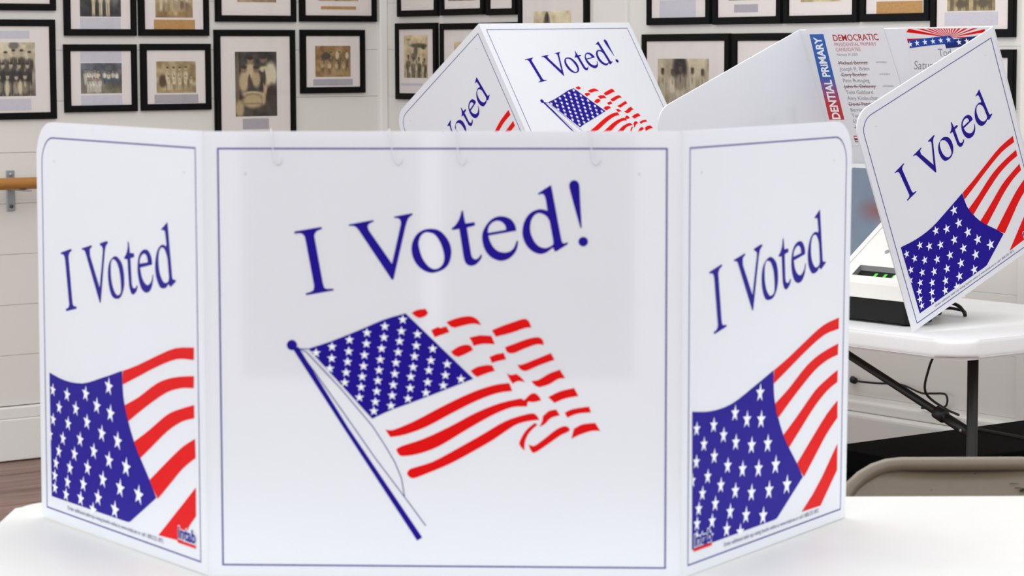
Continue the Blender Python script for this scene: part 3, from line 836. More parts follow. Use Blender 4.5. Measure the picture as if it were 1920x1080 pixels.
def centre_print(p):
    a, b = -BW / 2, BOT
    print_on('border_line', [ring([(a, b), (-a, b), (-a, b + BH), (a, b + BH)],
                                  [(a + LW, b + LW), (-a - LW, b + LW), (-a - LW, b + BH - LW), (a + LW, b + BH - LW)])],
             M['ink_line'], p, PRINT)
    print_on('lettering', [ART_FILL['text_c']], M['ink_blue'], p, PRINT)
    for nm, f in zip(('flag_pole', 'pole_finial'), ART['pole_c']):
        print_on(nm, [filled([outl(f)])], M['ink_blue'], p, PRINT)
    for f in ART['thin_c']:
        print_on('flag_outline', [stroke(outl(f), 0.0011)], M['ink_blue'], p, PRINT)
    ca = print_on('flag_canton', [filled([outl(f)]) for f in ART['canton_c']], M['ink_blue'], p, PRINT)
    sc = outl(ART['stars_c'])
    for x, y in sc:
        print_on('star', [fan(star(x, y, 0.0064, 0.0))], M['ink_white'], p, PRINT * 2)
    for f in ART['red_c']:
        print_on('red_stripe', [filled([outl(f)])], M['ink_red'], p, PRINT)
    for x in (-0.2515, 0.2515):
        print_on('stud', [disc(x, 0.522, 0.0018)], M['rivet'], p, PRINT)


def small_print(left):
    vs, fs = text2d('Order additional table top voting booths online at www.intab.net or call 1.800.232.1872.', 0.0082, 'LEFT')
    w = max(v[0] for v in vs)
    x0, x1 = (-0.424, -0.124) if left else (0.121, 0.420)
    k = (x1 - x0) / w
    return [(x0 + x * k, 0.0216 + y) for x, y in vs], fs


def side_print(p, side, fn):
    left = side < 0
    dx = 0.0 if left else SHIFT_R
    sh = lambda L: [(x + dx, y) for x, y in L]
    x0, x1 = (-G - BS, -G) if left else (G, G + BS)
    cor = (0, 0, 0, 1) if left else (0, 0, 1, 0)
    print_on('border_line', [ring(rrect(x0, BOT, x1, BOT + BH, 0.038, 8, cor),
                                  rrect(x0 + LW, BOT + LW, x1 - LW, BOT + BH - LW, 0.0362, 8, cor))], M['ink_line'], p, PRINT, fn)
    tv, tf = ART_FILL['text_s']
    print_on('lettering', [(sh(tv), tf)], M['ink_blue'], p, PRINT, fn)
    can = outl(ART['canton_s'][0])
    print_on('flag_canton', [filled([sh(can)])], M['ink_blue'], p, PRINT, fn)
    lx = min(x for x, y in can) + 0.0005
    ly = 0.0300
    for x, y in outl(ART['stars_s']):
        rr = 0.0104 + 0.0052 * min(max((x + 0.47) / 0.3, 0), 1)
        poly = clip_half(star(x, y, rr, math.radians(-6)), 1, 0, lx)
        poly = clip_half(poly, 0, 1, ly) if poly else poly
        if len(poly) > 2:
            print_on('star', [filled([sh(poly)])], M['ink_white'], p, PRINT * 2, fn)
    rs = [outl(f) for f in ART['red_s']]
    if not left:
        rs[4] = outl(ART['red5r'])
    for r in rs:
        print_on('red_stripe', [filled([sh(r)])], M['ink_red'], p, PRINT, fn)
    print_on('small_print', [small_print(left)], M['ink_navy'], p, PRINT, fn)
    # maker's mark in the lower inner corner: outlined word over a red bar
    gx = -0.0815 if left else 0.0355
    gw = 0.050
    vs, fs = text2d('intab', 0.024, 'LEFT', weight=0.0007)
    w = max(v[0] for v in vs)
    mark = [(gx + x * gw / w, 0.0365 + y) for x, y in vs]
    bv, bf = text2d('intab', 0.024, 'LEFT', weight=0.0019)
    print_on('logo_outline', [([(gx + x * gw / w, 0.0365 + y) for x, y in bv], bf)], M['ink_white'], p, PRINT * 2, fn)
    print_on('logo_word', [(mark, fs)], M['ink_blue'], p, PRINT * 3, fn)
    print_on('logo_bar', [([(gx - 0.001, 0.0300), (gx + gw, 0.0300), (gx + gw, 0.0338), (gx - 0.001, 0.0338)], [(0, 1, 2, 3)])],
             M['ink_red'], p, PRINT * 3, fn)
    ss = -1 if left else 1
    for x, y in ((0.0515, 0.522), (0.4515, 0.5215)):
        print_on('stud', [disc(ss * x, y, 0.0018)], M['rivet'], p, PRINT, fn)


def booth(label, matrix, aL, aR, skew=(0.0, 0.0)):
    root = empty('voting_booth', matrix=matrix)
    tag(root, label, 'voting booth', 'printed cardboard voting booths')
    c = panel_solid('centre_panel', [(-W2, 0), (W2, 0), (W2, HH), (-W2, HH)], None, root)
    centre_print(c)

    def warp(k):
        if not k:
            return None

        def fn(x, y):
            u = abs(x)
            s = (u - G) / BS
            t = 1 - (y - BOT) / BH
            return (math.copysign(u + max(s, 0) * max(t, 0) * k, x), y)
        return fn

    l = panel_solid('side_panel', rrect(-SW, 0, 0, HH, 0.052, 10, (0, 0, 0, 1)), warp(skew[0]), root)
    l.location = (-W2, 0, 0)
    l.rotation_euler = (0, 0, -aL)
    side_print(l, -1, warp(skew[0]))
    r = panel_solid('side_panel', rrect(0, 0, SW, HH, 0.052, 10, (0, 0, 1, 0)), warp(skew[1]), root)
    r.location = (W2, 0, 0)
    r.rotation_euler = (0, 0, aR)
    side_print(r, 1, warp(skew[1]))
    return root, c


def pose(x, y, z, a, b, c):
    return (Matrix.Translation((x, y, z)) @ Matrix.Rotation(c, 4, 'Z') @ Matrix.Rotation(a, 4, 'X') @ Matrix.Rotation(b, 4, 'Y'))


M1 = pose(-0.0902, 3.1971, TABLE_Z + 0.0012, 0.0033, 0.0020, -0.0450)
M2 = pose(0.3471, 7.3956, TABLE_Z + 0.2850, -0.5811, -0.0133, 0.7086)
M3 = pose(1.1366, 6.5148, TABLE_Z + 0.2115, -0.42645, 0.0042, 2.33428)
b1, b1c = booth('large upright white I Voted booth filling the foreground on the near table', M1, 0.9199, 1.0520, (0.0057, -0.0082))
b2, b2c = booth('tilted I Voted booth at back centre, flag front rising above the near booth', M2, 1.6078, 1.6078)
b3, b3c = booth('tilted I Voted booth at right standing open round the voting machine, posters inside', M3, 1.6976, 1.3892)
for b in (b1, b2, b3):
    b['group'] = 'white folding voting booths'


# ------------------------------------------------------------------ papers taped and clipped to the booths
def sheet(name, matrix, outline, y, label, cat, thick=0.0004):
    """A sheet of paper in a booth's frame: outline (x, z), from y to y + thick."""
    bm = bmesh.new()
    a = [bm.verts.new((p[0], y, p[1])) for p in outline]
    b = [bm.verts.new((p[0], y + thick, p[1])) for p in outline]
    bm.faces.new(a)
    bm.faces.new(b[::-1])
    n = len(outline)
    for i in range(n):
        bm.faces.new((a[i], a[(i + 1) % n], b[(i + 1) % n], b[i]))
    o = bm_obj(name, bm, M['paper'])
    o.matrix_world = matrix
    tag(o, label, cat)
    return o


YB = THICK + 0.0006
for x0, x1, side in ((-0.257, -0.027, 'left'), (0.000, 0.246, 'right')):
    s = sheet('paper_sheet', M1, [(x0, 0.259), (x1, 0.259), (x1, HH - 0.002), (x0, HH - 0.002)], YB,
              'sheet hung inside the foreground booth, faint %s rectangle through its front' % side, 'paper')
    s['group'] = 'sheets inside the near booth'

clip_words = ('leftmost', 'second from left', 'third from left', 'rightmost')
for (xa, xb), w in zip(((-0.2176, -0.2137), (-0.0665, -0.0598), (0.0190, 0.0223), (0.1892, 0.1926)), clip_words):
    ro = empty('hook_clip', matrix=M1 @ Matrix.Translation((xa, 0, HH)))
    tag(ro, 'thin clear hook over the top edge of the foreground booth, %s of four' % w, 'clip', 'clear hooks on the near booth')
    dx = xb - xa
    tube('wire', catmull([(-0.003, THICK + 0.0035, -0.035), (-0.003, THICK + 0.0030, -0.01), (-0.002, THICK + 0.002, 0.0005),
                          (0, THICK / 2, 0.0022), (0.0, -0.0015, 0.0005), (dx * 0.4, -0.0016, -0.02), (dx, -0.0016, -0.036),
                          (dx + 0.004, -0.0016, -0.042), (dx + 0.008, -0.0016, -0.038), (dx + 0.0085, -0.0016, -0.033)], 4),
         0.0007, M['clip'], ro, 6)


def bil(q, u, v):
    tl, tr, br, bl = q
    x = (1 - v) * ((1 - u) * tl[0] + u * tr[0]) + v * ((1 - u) * bl[0] + u * br[0])
    y = (1 - v) * ((1 - u) * tl[1] + u * tr[1]) + v * ((1 - u) * bl[1] + u * br[1])
    return x, y


# the candidate list: coordinates across (u) and down (v) the sheet
Q1 = ((0.2790, HH + 0.004), (0.0270, HH + 0.006), (0.0140, 0.246), (0.3010, 0.243))
P1W, P1H = 0.262, 0.338
p1 = sheet('candidate_poster', M3, [Q1[0], Q1[1], Q1[2], Q1[3]][::-1], YB,
           'paper candidate list with red and blue sidebar taped inside the right tilted booth', 'poster')


def on_q(q, w, h):
    return lambda x, y: bil(q, x / w, -y / h)


def place(t, x, y):
    vs, fs = t
    return [(x + a, y + b) for a, b in vs], fs


def rot90(t):
    vs, fs = t
    return [(-b, a) for a, b in vs], fs


f1 = on_q(Q1, P1W, P1H)
PB = YB + 0.0004 + 0.0003
bx0, bx1, by0, by1 = 0.008, 0.056, -0.016, -0.262
print_on('sidebar', [([(bx0, by1), (bx1, by1), (bx1, by0), (bx0, by0)], [(0, 1, 2, 3)])], M['banner'], p1, PB, f1, True)
vs, fs = rot90(text2d('PRESIDENTIAL PRiMARY', 0.036, 'LEFT', weight=0.0011))
ymax = max(v[1] for v in vs)
ymin = min(v[1] for v in vs)
ky = 0.302 / (ymax - ymin)
vs = [(bx1 - 0.0115 + x * 0.98, by0 - 0.008 - (ymax - y) * ky) for x, y in vs]
keep = [f for f in fs if min(vs[i][1] for i in f) > by1 + 0.001]
print_on('sidebar_title', [(vs, keep)], M['ink_white'], p1, PB + 0.0003, f1, True)
print_on('heading', [place(text2d('DEMOCRATIC', 0.0255, 'LEFT', sx=0.94, weight=0.0003), 0.084, -0.0365)], M['ink_crimson'], p1, PB, f1, True)
print_on('subheading', [place(text2d('PRESIDENTIAL PRIMARY', 0.0142, 'LEFT', sx=0.92), 0.084, -0.0515)], M['ink_pale_red'], p1, PB, f1, True)
print_on('subheading', [place(text2d('CANDIDATES', 0.0142, 'LEFT', sx=0.95), 0.084, -0.0655)], M['ink_pale_red'], p1, PB, f1, True)
print_on('date_line', [place(text2d('February 29, 2020', 0.0098, 'LEFT', sx=0.95), 0.084, -0.0785)], M['ink_grey'], p1, PB, f1, True)
names = [('Michael Bennet', 1), ('Joseph R. Biden', 0), ('Cory Booker', 1), ('Pete Buttigieg', 0), ('John K. Delaney', 1),
         ('Tulsi Gabbard', 0), ('Amy Klobuchar', 0), ('Deval Patrick', 1), ('Bernie Sanders', 0), ('Tom Steyer', 0),
         ('Elizabeth Warren', 0), ('Andrew Yang', 1)]
for i, (nm, x_) in enumerate(names):
    y = -0.1035 - i * 0.0168
    t = place(text2d(nm, 0.0150, 'LEFT', sx=1.02), 0.082, y)
    print_on('candidate_name', [t], M['ink_struck'] if x_ else M['ink_grey'], p1, PB, f1, True)
    if x_:
        w = max(v[0] for v in t[0])
        print_on('strike_line', [stroke([(0.080, y + 0.0036), (w + 0.003, y + 0.0056)], 0.0014)], M['ink_struck'], p1, PB + 0.0003, f1, True)
        print_on('side_note', [place(text2d('WITHDREW', 0.0062, 'LEFT'), 0.205, y + 0.003)], M['ink_grey'], p1, PB, f1, True)
rect = lambda a, b, c, d: ([(a, b), (c, b), (c, d), (a, d)], [(0, 1, 2, 3)])
print_on('stamp_red', [rect(0.072, -0.3190, 0.090, -0.3085)], M['ink_crimson'], p1, PB, f1, True)
print_on('stamp_black', [rect(0.072, -0.3270, 0.090, -0.3190)], M['ink_black'], p1, PB, f1, True)
print_on('stamp_light', [rect(0.074, -0.3150, 0.088, -0.3115)], M['ink_white'], p1, PB + 0.0003, f1, True)
print_on('stamp_light', [rect(0.074, -0.3245, 0.088, -0.3215)], M['ink_white'], p1, PB + 0.0003, f1, True)

# the bunting notice
Q2 = ((-0.0430, HH + 0.001), (-0.2900, HH - 0.001), (-0.2720, 0.262), (0.0060, 0.262))
P2W, P2H = 0.262, 0.315
p2 = sheet('notice_poster', M3, [Q2[0], Q2[1], Q2[2], Q2[3]][::-1], YB,
           'white notice headed by red sunburst and starred blue ribbon inside the right tilted booth', 'poster')
f2 = on_q(Q2, P2W, P2H)
cx, cy = 0.139, -0.026
targets = [(0.0, -0.040), (0.0, -0.029), (0.0, -0.011), (0.010, -0.0015), (0.036, -0.0015), (0.055, -0.0015), (0.067, -0.0015), (0.079, -0.0015),
           (0.087, -0.0015), (0.094, -0.0015), (0.100, -0.0015), (0.106, -0.0015), (0.111, -0.0015), (0.116, -0.0015), (0.121, -0.0015),
           (0.126, -0.0015), (0.130, -0.0015), (0.1345, -0.0015), (0.139, -0.0015), (0.1435, -0.0015), (0.148, -0.0015), (0.153, -0.0015),
           (0.158, -0.0015), (0.164, -0.0015), (0.170, -0.0015), (0.178, -0.0015), (0.188, -0.0015), (0.200, -0.0015), (0.216, -0.0015),
           (0.232, -0.0015), (0.252, -0.004), (0.255, -0.012), (0.255, -0.022), (0.255, -0.030)]
for a, b in zip(targets[0::2], targets[1::2]):
    print_on('sun_ray', [([(cx, cy), a, b], [(0, 1, 2)])], M['ink_red'], p2, PB, f2, True)
ribL = [(0.002, -0.0335), (0.06, -0.0275), (0.139, -0.0205), (0.150, -0.030), (0.150, -0.040), (0.117, -0.0435), (0.06, -0.048), (0.005, -0.0545)]
print_on('ribbon', [filled([ribL])], M['ink_ribbon'], p2, PB + 0.0003, f2, True)
print_on('ribbon_tail', [filled([[(0.119, -0.0435), (0.150, -0.031), (0.200, -0.0245), (0.252, -0.019), (0.252, -0.042), (0.19, -0.049), (0.121, -0.0555)]])],
         M['ink_ribbon_dark'], p2, PB + 0.0002, f2, True)
for x, y in ((0.008, -0.0440), (0.031, -0.0405), (0.057, -0.0380), (0.083, -0.0358), (0.108, -0.0338), (0.133, -0.0315), (0.165, -0.0385), (0.190, -0.0355)):
    print_on('star', [fan(star(x, y, 0.0088, 0.1))], M['ink_white'], p2, PB + 0.0005, f2, True)
print_on('notice_type', [place(text2d('Tod', 0.030, 'LEFT', sx=0.85), 0.093, -0.077)], M['ink_grey'], p2, PB, f2, True)
print_on('notice_type', [place(text2d('Saturd', 0.034, 'LEFT', shear=0.25, sx=0.85), 0.008, -0.113)], M['ink_grey'], p2, PB, f2, True)

# ------------------------------------------------------------------ the voting machine inside the right booth
vm = empty('voting_machine', (0.85, 6.31, TABLE_Z), RZ_E)
tag(vm, 'ivory and black ballot marking machine with lit slot inside the right booth', 'voting machine')
base = prism('base', [(-0.21, 0.0), (0.195, 0.0), (0.205, 0.010), (0.205, 0.088), (0.190, 0.100), (0.105, 0.115), (0.10, 0.235), (-0.21, 0.235)],
             0.006, 0.064, M['device_black'], vm, bev=0.006, seg=3)
for fx, fy in ((-0.17, 0.03), (0.175, 0.03), (-0.17, 0.2), (0.07, 0.2)):
        tube('foot', [(fx, fy, 0.0), (fx, fy, 0.008)], 0.014, M['black_rubber'], base, 12)
box('lower_deck', (-0.213, -0.003, 0.062), (-0.058, 0.23, 0.102), M['device_white'], vm, bev=0.010, seg=3)
E0, E1 = -0.060, 0.212
SL = 0.747
zs = lambda d: 0.112 + (d - 0.006) * SL
bm = bmesh.new()
ee = [E0, 0.0, 0.142, E1]
dd = [0.006, 0.0115, 0.042, 0.192]
gv = {(i, j): bm.verts.new((e, d, zs(d))) for i, e in enumerate(ee) for j, d in enumerate(dd)}
for i in range(3):
    for j in range(3):
        if (i, j) != (1, 1):
            bm.faces.new((gv[i, j], gv[i + 1, j], gv[i + 1, j + 1], gv[i, j + 1]))
prof = [(0.192, zs(0.192)), (0.196, zs(0.196)), (0.200, zs(0.192) - 0.004), (0.200, 0.062), (-0.003, 0.062), (-0.003, 0.098), (0.0005, 0.1065), (0.006, 0.112)]
for (d0, z0), (d1, z1) in zip(prof[:-1], prof[1:]):
    for i in range(3):
        v = [bm.verts.new(p) for p in ((ee[i], d0, z0), (ee[i + 1], d0, z0), (ee[i + 1], d1, z1), (ee[i], d1, z1))]
        bm.faces.new(v)
for e in (E0, E1):
    bm.faces.new([bm.verts.new((e, d, z)) for d, z in prof])
bmesh.ops.remove_doubles(bm, verts=bm.verts, dist=1e-5)
hs = bm_obj('sloped_housing', bm, M['device_white'], vm)
md = hs.modifiers.new('rounded_edges', 'BEVEL')
md.width = 0.004
md.segments = 3
md.limit_method = 'ANGLE'
md.angle_limit = math.radians(30)
bm = bmesh.new()
wall_pts = [(0.0, 0.0115), (0.142, 0.0115), (0.142, 0.042), (0.0, 0.042)]
for (a, b) in zip(wall_pts, wall_pts[1:] + wall_pts[:1]):
    bm.faces.new([bm.verts.new(p) for p in ((a[0], a[1], zs(a[1])), (b[0], b[1], zs(b[1])), (b[0], b[1] + 0.004, zs(b[1]) - 0.022), (a[0], a[1] + 0.004, zs(a[1]) - 0.022))])
sl = bm_obj('ballot_slot', bm, M['device_grey'], vm)
bm = bmesh.new()
bm.faces.new([bm.verts.new((x, d, zs(d) - 0.016)) for x, d in ((0.0, 0.0125), (0.142, 0.0125), (0.142, 0.046), (0.0, 0.046))])
bm_obj('slot_mouth', bm, M['device_black'], sl)
for x in (0.058, 0.0905, 0.121):
    bm = bmesh.new()
    bm.faces.new([bm.verts.new((e, d, zs(d) - 0.0145)) for e, d in ((x, 0.014), (x + 0.010, 0.014), (x + 0.010, 0.038), (x, 0.038))])
    o = bm_obj('indicator_light', bm, M['green_led'], sl)
bm = bmesh.new()
bmesh.ops.create_cone(bm, cap_ends=True, segments=20, radius1=0.008, radius2=0.007, depth=0.003)
bt = bm_obj('button', bm, M['device_grey'], vm, False)
bt.location = (0.050, 0.087, zs(0.087) + 0.0005)
bt.rotation_euler = (math.atan(SL), 0, 0)
seam = tube('panel_seam', [(-0.040, 0.012, zs(0.012) + 0.0002), (-0.040, 0.185, zs(0.185) + 0.0002)], 0.0008, M['device_grey'], vm, 6)
mon = prism('monitor', rrect(-0.213, 0.10, 0.13, 0.384, 0.014, 6), -0.225, -0.205, M['device_white'], vm, bev=0.004)
mon.rotation_euler = (math.radians(90), 0, 0)
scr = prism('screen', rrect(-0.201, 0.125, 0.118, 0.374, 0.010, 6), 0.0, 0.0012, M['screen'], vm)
# the screen keeps its own axes (x across, z up) so that its reddish spot sits on it
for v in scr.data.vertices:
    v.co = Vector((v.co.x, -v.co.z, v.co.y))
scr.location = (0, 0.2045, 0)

# ------------------------------------------------------------------ cords on and under the far table
lo = empty('looped_cord', EN(-4.44, 4.755, TABLE_Z))
tag(lo, 'black looped power cord on the far table behind the right booth corner', 'cord')


def rel(o, pts):
    return [Vector(p) - Vector(o.location) for p in pts]


tube('cable', catmull(rel(lo, [EN(-4.50, 4.745, 0.748), EN(-4.478, 4.755, 0.757), EN(-4.447, 4.76, 0.772), EN(-4.417, 4.76, 0.768), EN(-4.395, 4.755, 0.756), EN(-4.384, 4.75, 0.7455)]), 5),
     0.0047, M['black_rubber'], lo, 8)
tube('cable', catmull(rel(lo, [EN(-4.50, 4.77, 0.750), EN(-4.47, 4.775, 0.757), EN(-4.44, 4.775, 0.757), EN(-4.405, 4.768, 0.7545), EN(-4.389, 4.757, 0.7455)]), 5),
     0.0042, M['black_rubber'], lo, 8)
c0 = box('plug_housing', (-0.032, -0.014, 0.001), (0.020, 0.014, 0.022), M['black_rubber'], lo, bev=0.004)
c0.location = EN(-4.50, 4.75, TABLE_Z) - Vector(lo.location)
c0.rotation_euler = (0, 0, RZ_E)

hc = empty('hanging_cord', EN(-4.906, 5.10, 0.36))
tag(hc, 'thin black cord curving down under the far table to the wall ledge', 'cord')
tube('cable', catmull(rel(hc, [EN(-4.78, 5.14, 0.70), EN(-4.865, 5.18, 0.635), EN(-4.906, 5.2, 0.578), EN(-4.934, 5.2, 0.522), EN(-4.947, 5.2, 0.452), EN(-4.955, 5.28, 0.40),
                               EN(-4.97, 5.36, 0.37), EN(-5.00, 5.385, 0.3655)]), 5), 0.0038, M['black_rubber'], hc, 8)
wc = empty('plug_in_cord', EN(-5.433, 5.42, 0.42))
tag(wc, 'black plug and lead crossing the wall low behind the table brace', 'cord')
tube('cable', catmull(rel(wc, [EN(-5.43, 5.395, 0.419), EN(-5.38, 5.39, 0.420), EN(-5.327, 5.39, 0.422), EN(-5.227, 5.39, 0.428), EN(-5.146, 5.39, 0.412), EN(-5.10, 5.39, 0.415),
                               EN(-5.048, 5.39, 0.418), EN(-5.041, 5.39, 0.392), EN(-5.06, 5.388, 0.378), EN(-5.139, 5.386, 0.368)]), 5), 0.0032, M['black_rubber'], wc, 8)
pl = tube('plug', rel(wc, [EN(-5.46, 5.42, 0.419), EN(-5.44, 5.40, 0.419), EN(-5.425, 5.395, 0.419)]), 0.010, M['black_rubber'], wc, 10)

# ------------------------------------------------------------------ black case under the far table
cs = empty('equipment_case', EN(-4.45, 5.0, 0), RZ_E)
tag(cs, 'low black fabric equipment case on the floor under the far table', 'case')
box('case_body', (-0.20, -0.50, 0.0), (0.17, 0.35, 0.34), M['case'], cs, bev=0.018, seg=3)
box('lid', (-0.205, -0.505, 0.342), (0.175, 0.355, 0.400), M['case'], cs, bev=0.016, seg=3)
tube('lid_piping', [(-0.17, 0.035, 0.401), (0.0, 0.015, 0.4015), (0.165, -0.005, 0.401)], 0.006, M['case_seam'], cs, 8)
tube('handle', catmull([(0.177, -0.08, 0.30), (0.195, -0.06, 0.285), (0.195, 0.05, 0.285), (0.177, 0.07, 0.30)], 4), 0.007, M['black_rubber'], cs, 8)

# ------------------------------------------------------------------ folding chair behind the near table
ch = empty('folding_chair', (0.741, 3.985, 0), 0)
tag(ch, 'beige metal folding chair tucked behind the near table at right', 'chair')
top_y, top_z, hw, R = 0.115, 0.738, 0.219, 0.12


def back_pt(x, z):
    """A point of the raked back frame at height z."""
    return (x, -0.27 + (top_y + 0.27) * z / top_z, z)


path = [back_pt(-hw, 0.012), back_pt(-hw, top_z - R)]
for j in range(1, 9):
    t = math.radians(180 - 90 * j / 8)
    path.append(back_pt(-hw + R + R * math.cos(t), top_z - R + R * math.sin(t)))
path += [back_pt(0, top_z)]
path += [(-p[0], p[1], p[2]) for p in path[:-1][::-1]]
fr = tube('back_frame', path, 0.0115, M['beige_metal'], ch, 14)
for sx in (-1, 1):
    tube('foot_cap', [back_pt(sx * hw, 0.022), (sx * hw, -0.27, 0.0)], 0.0145, M['black_rubber'], fr, 12)
    lg = tube('rear_leg', [(sx * 0.19, -0.10, 0.455), (sx * 0.19, 0.23, 0.012)], 0.0105, M['beige_metal'], ch, 12)
    tube('foot_cap', [(sx * 0.19, 0.222, 0.022), (sx * 0.19, 0.238, 0.0)], 0.0135, M['black_rubber'], lg, 12)
tube('cross_brace', [(-0.19, 0.145, 0.126), (0.19, 0.145, 0.126)], 0.008, M['beige_metal'], ch, 10)
tube('cross_brace', [back_pt(-hw, 0.2), back_pt(hw, 0.2)], 0.008, M['beige_metal'], ch, 10)
prism('seat', rrect(-0.185, -0.28, 0.185, 0.075, 0.05, 6), 0.435, 0.456, M['beige_metal'], ch, bev=0.008, seg=3)
bm = bmesh.new()
rowsz = [0.54, 0.60, 0.66, 0.70, top_z - 0.004]
grid = []
for z in rowsz:
    row = []
    for k in range(17):
        s = -1 + 2 * k / 16
        half = hw - 0.002
        if z > top_z - R:
            half = hw - R + math.sqrt(max(R * R - (z - (top_z - R)) ** 2, 0.0)) - 0.002
        x = s * half
        p = Vector(back_pt(x, z))
        p.y += 0.012 * (1 - s * s) - 0.002
        row.append(bm.verts.new(p))
    grid.append(row)
for a, b in zip(grid[:-1], grid[1:]):
    for k in range(16):
        bm.faces.new((a[k], a[k + 1], b[k + 1], b[k]))
bk = bm_obj('backrest', bm, M['beige_metal'], ch, True)
sd = bk.modifiers.new('sheet_thickness', 'SOLIDIFY')
sd.thickness = 0.005
for (x0, z0, x1, z1, w) in ((0.078, 0.707, 0.093, 0.7065, 0.0011), (0.086, 0.7005, 0.103, 0.6995, 0.0014), (0.094, 0.6965, 0.108, 0.696, 0.0045),
                            (0.106, 0.6925, 0.120, 0.694, 0.003), (0.022, 0.723, 0.0235, 0.7215, 0.0018), (-0.052, 0.698, -0.051, 0.6965, 0.0016)):
    vs2, fs2 = stroke([(x0, z0), ((x0 + x1) / 2, (z0 + z1) / 2 + w * 0.3), (x1, z1)], w, w * 0.6)
    V = []
    for x, z in vs2:
        s = x / (hw - 0.02)
        p = Vector(back_pt(x, z))
        V.append((p.x, p.y + 0.012 * (1 - s * s) - 0.0085, p.z))
    me = bpy.data.meshes.new('scuff_mark')
    me.from_pydata(V, [], fs2)
    link_mesh('scuff_mark', me, M['scuff'], ch)

# ------------------------------------------------------------------ ballet barre on the left wall
br = empty('wall_handrail', CORNER - DA * 1.575 + Vector((0, 0, 0.876)), RZ_A)
tag(br, 'round wooden handrail on steel bracket against the white left wall', 'handrail')
tube('rail', [(-1.2, -0.10, 0.100), (0.9, -0.10, 0.100)], 0.0205, M['barre'], br, 20)
for bx in (0.0,):
    pt = box('bracket', (bx - 0.016, -0.006, 0.0), (bx + 0.016, 0.0, 0.142), M['steel'], br, bev=0.002, seg=1)
    box('bracket_arm', (bx - 0.012, -0.145, 0.074), (bx + 0.012, 0.0, 0.0795), M['steel'], pt, bev=0.001, seg=1)
    for z in (0.017, 0.127):
        tube('bolt', [(bx, -0.004, z), (bx, -0.010, z)], 0.0065, M['steel_dark'] if z < 0.1 else M['steel'], pt, 10)

# ------------------------------------------------------------------ framed photographs
SEP = dict(w=(205, 190, 158), m=(150, 128, 92), d=(66, 58, 48), k=(34, 32, 30), g=(112, 108, 100))


def paint(w, h, bg, ops, seed):
    yy, xx = np.mgrid[0:h + 1, 0:w + 1].astype(float)
    xx /= w
    yy /= h
    asp = w / h
    top, bot = np.array(bg[0], float), np.array(bg[1], float)
    img = top + (bot - top) * yy[..., None]
    rs = np.random.RandomState(seed)
    # soft mottling of an old print
    for s, a in ((5, 16), (13, 11)):
        gy, gx = max(3, int(h / s)), max(3, int(w / s))
        n = rs.normal(0, a, (gy + 2, gx + 2))
        fy, fx = yy * gy, xx * gx
        iy, ix = np.minimum(fy.astype(int), gy), np.minimum(fx.astype(int), gx)
        ty, tx = fy - iy, fx - ix
        v = (n[iy, ix] * (1 - tx) + n[iy, ix + 1] * tx) * (1 - ty) + (n[iy + 1, ix] * (1 - tx) + n[iy + 1, ix + 1] * tx) * ty
        img += v[..., None]

    def ell(cx, cy, rx, ry, c, soft=0.25, p=2.0):
        r = (np.abs((xx - cx) / rx) ** p + np.abs((yy - cy) / ry) ** p) ** (1 / p)
        a = np.clip((1 + soft - r) / (2 * soft), 0, 1)[..., None]
        img[:] = img * (1 - a) + np.array(c, float) * a

    def fig(cx, y0, hgt, wid, body, head, legs=None):
        # a small standing or seated figure: legs, coat or shirt with arms, face, hair
        hr = hgt * 0.085
        k = rs.uniform(-22, 14)
        body = np.array(body, float) + k
        legs = np.array(legs if legs is not None else body * rs.choice([0.55, 0.8, 1.0]), float)
        wid = wid * rs.uniform(0.82, 1.05)
        skin = np.array(head, float) * 0.86
        for sx in (-1, 1):
            ell(cx + sx * wid * 0.16, y0 + hgt * 0.78, wid * 0.13, hgt * 0.24, legs, 0.3, 3)
        ell(cx, y0 + hgt * 0.42, wid * 0.32, hgt * 0.19, body, 0.25, 3)
        for sx in (-1, 1):
            ell(cx + sx * wid * 0.38, y0 + hgt * 0.42, wid * 0.09, hgt * 0.16, body * 0.86, 0.4, 2.5)
        ell(cx, y0 + hgt * 0.33, wid * 0.05, hgt * 0.09, body * (0.5 if body.mean() > 120 else 1.8), 0.5)
        ell(cx, y0 + hr * 1.05, hr / asp * 0.78, hr, skin)
        ell(cx, y0 + hr * 0.3, hr / asp * 0.76, hr * 0.42, (52, 44, 38))

    for op in ops:
        if op[0] == 'e':
            ell(*op[1:])
        else:
            fig(*op[1:])
    img += rs.normal(0, 5, img.shape[:2])[..., None]
    return np.clip(img, 8, 235)


def photo_mesh(name, x0, z0, x1, z1, y, img, parent):
    h, w = img.shape[0] - 1, img.shape[1] - 1
    V = [(x0 + (x1 - x0) * i / w, y, z1 + (z0 - z1) * j / h) for j in range(h + 1) for i in range(w + 1)]
    F = [(j * (w + 1) + i, (j + 1) * (w + 1) + i, (j + 1) * (w + 1) + i + 1, j * (w + 1) + i + 1) for j in range(h) for i in range(w)]
    me = bpy.data.meshes.new(name)
    me.from_pydata(V, [], F)
    at = me.color_attributes.new('tone', 'FLOAT_COLOR', 'POINT')
    c = img.reshape(-1, 3) / 255.0
    lin = np.where(c <= 0.04045, c / 12.92, ((c + 0.055) / 1.055) ** 2.4)
    at.data.foreach_set('color', np.c_[lin, np.ones(len(lin))].astype(np.float32).ravel())
    return link_mesh(name, me, M['photo'], parent)


W_, M_, D_, K_, G_ = SEP['w'], SEP['m'], SEP['d'], SEP['k'], SEP['g']


def rowf(n, x0, x1, y0, hgt, wid, body, head, legs=None, jit=0.01, seed=1):
    r = random.Random(seed)
    return [('f', x0 + (x1 - x0) * i / max(n - 1, 1), y0 + r.uniform(-jit, jit), hgt, wid, body, head, legs) for i in range(n)]


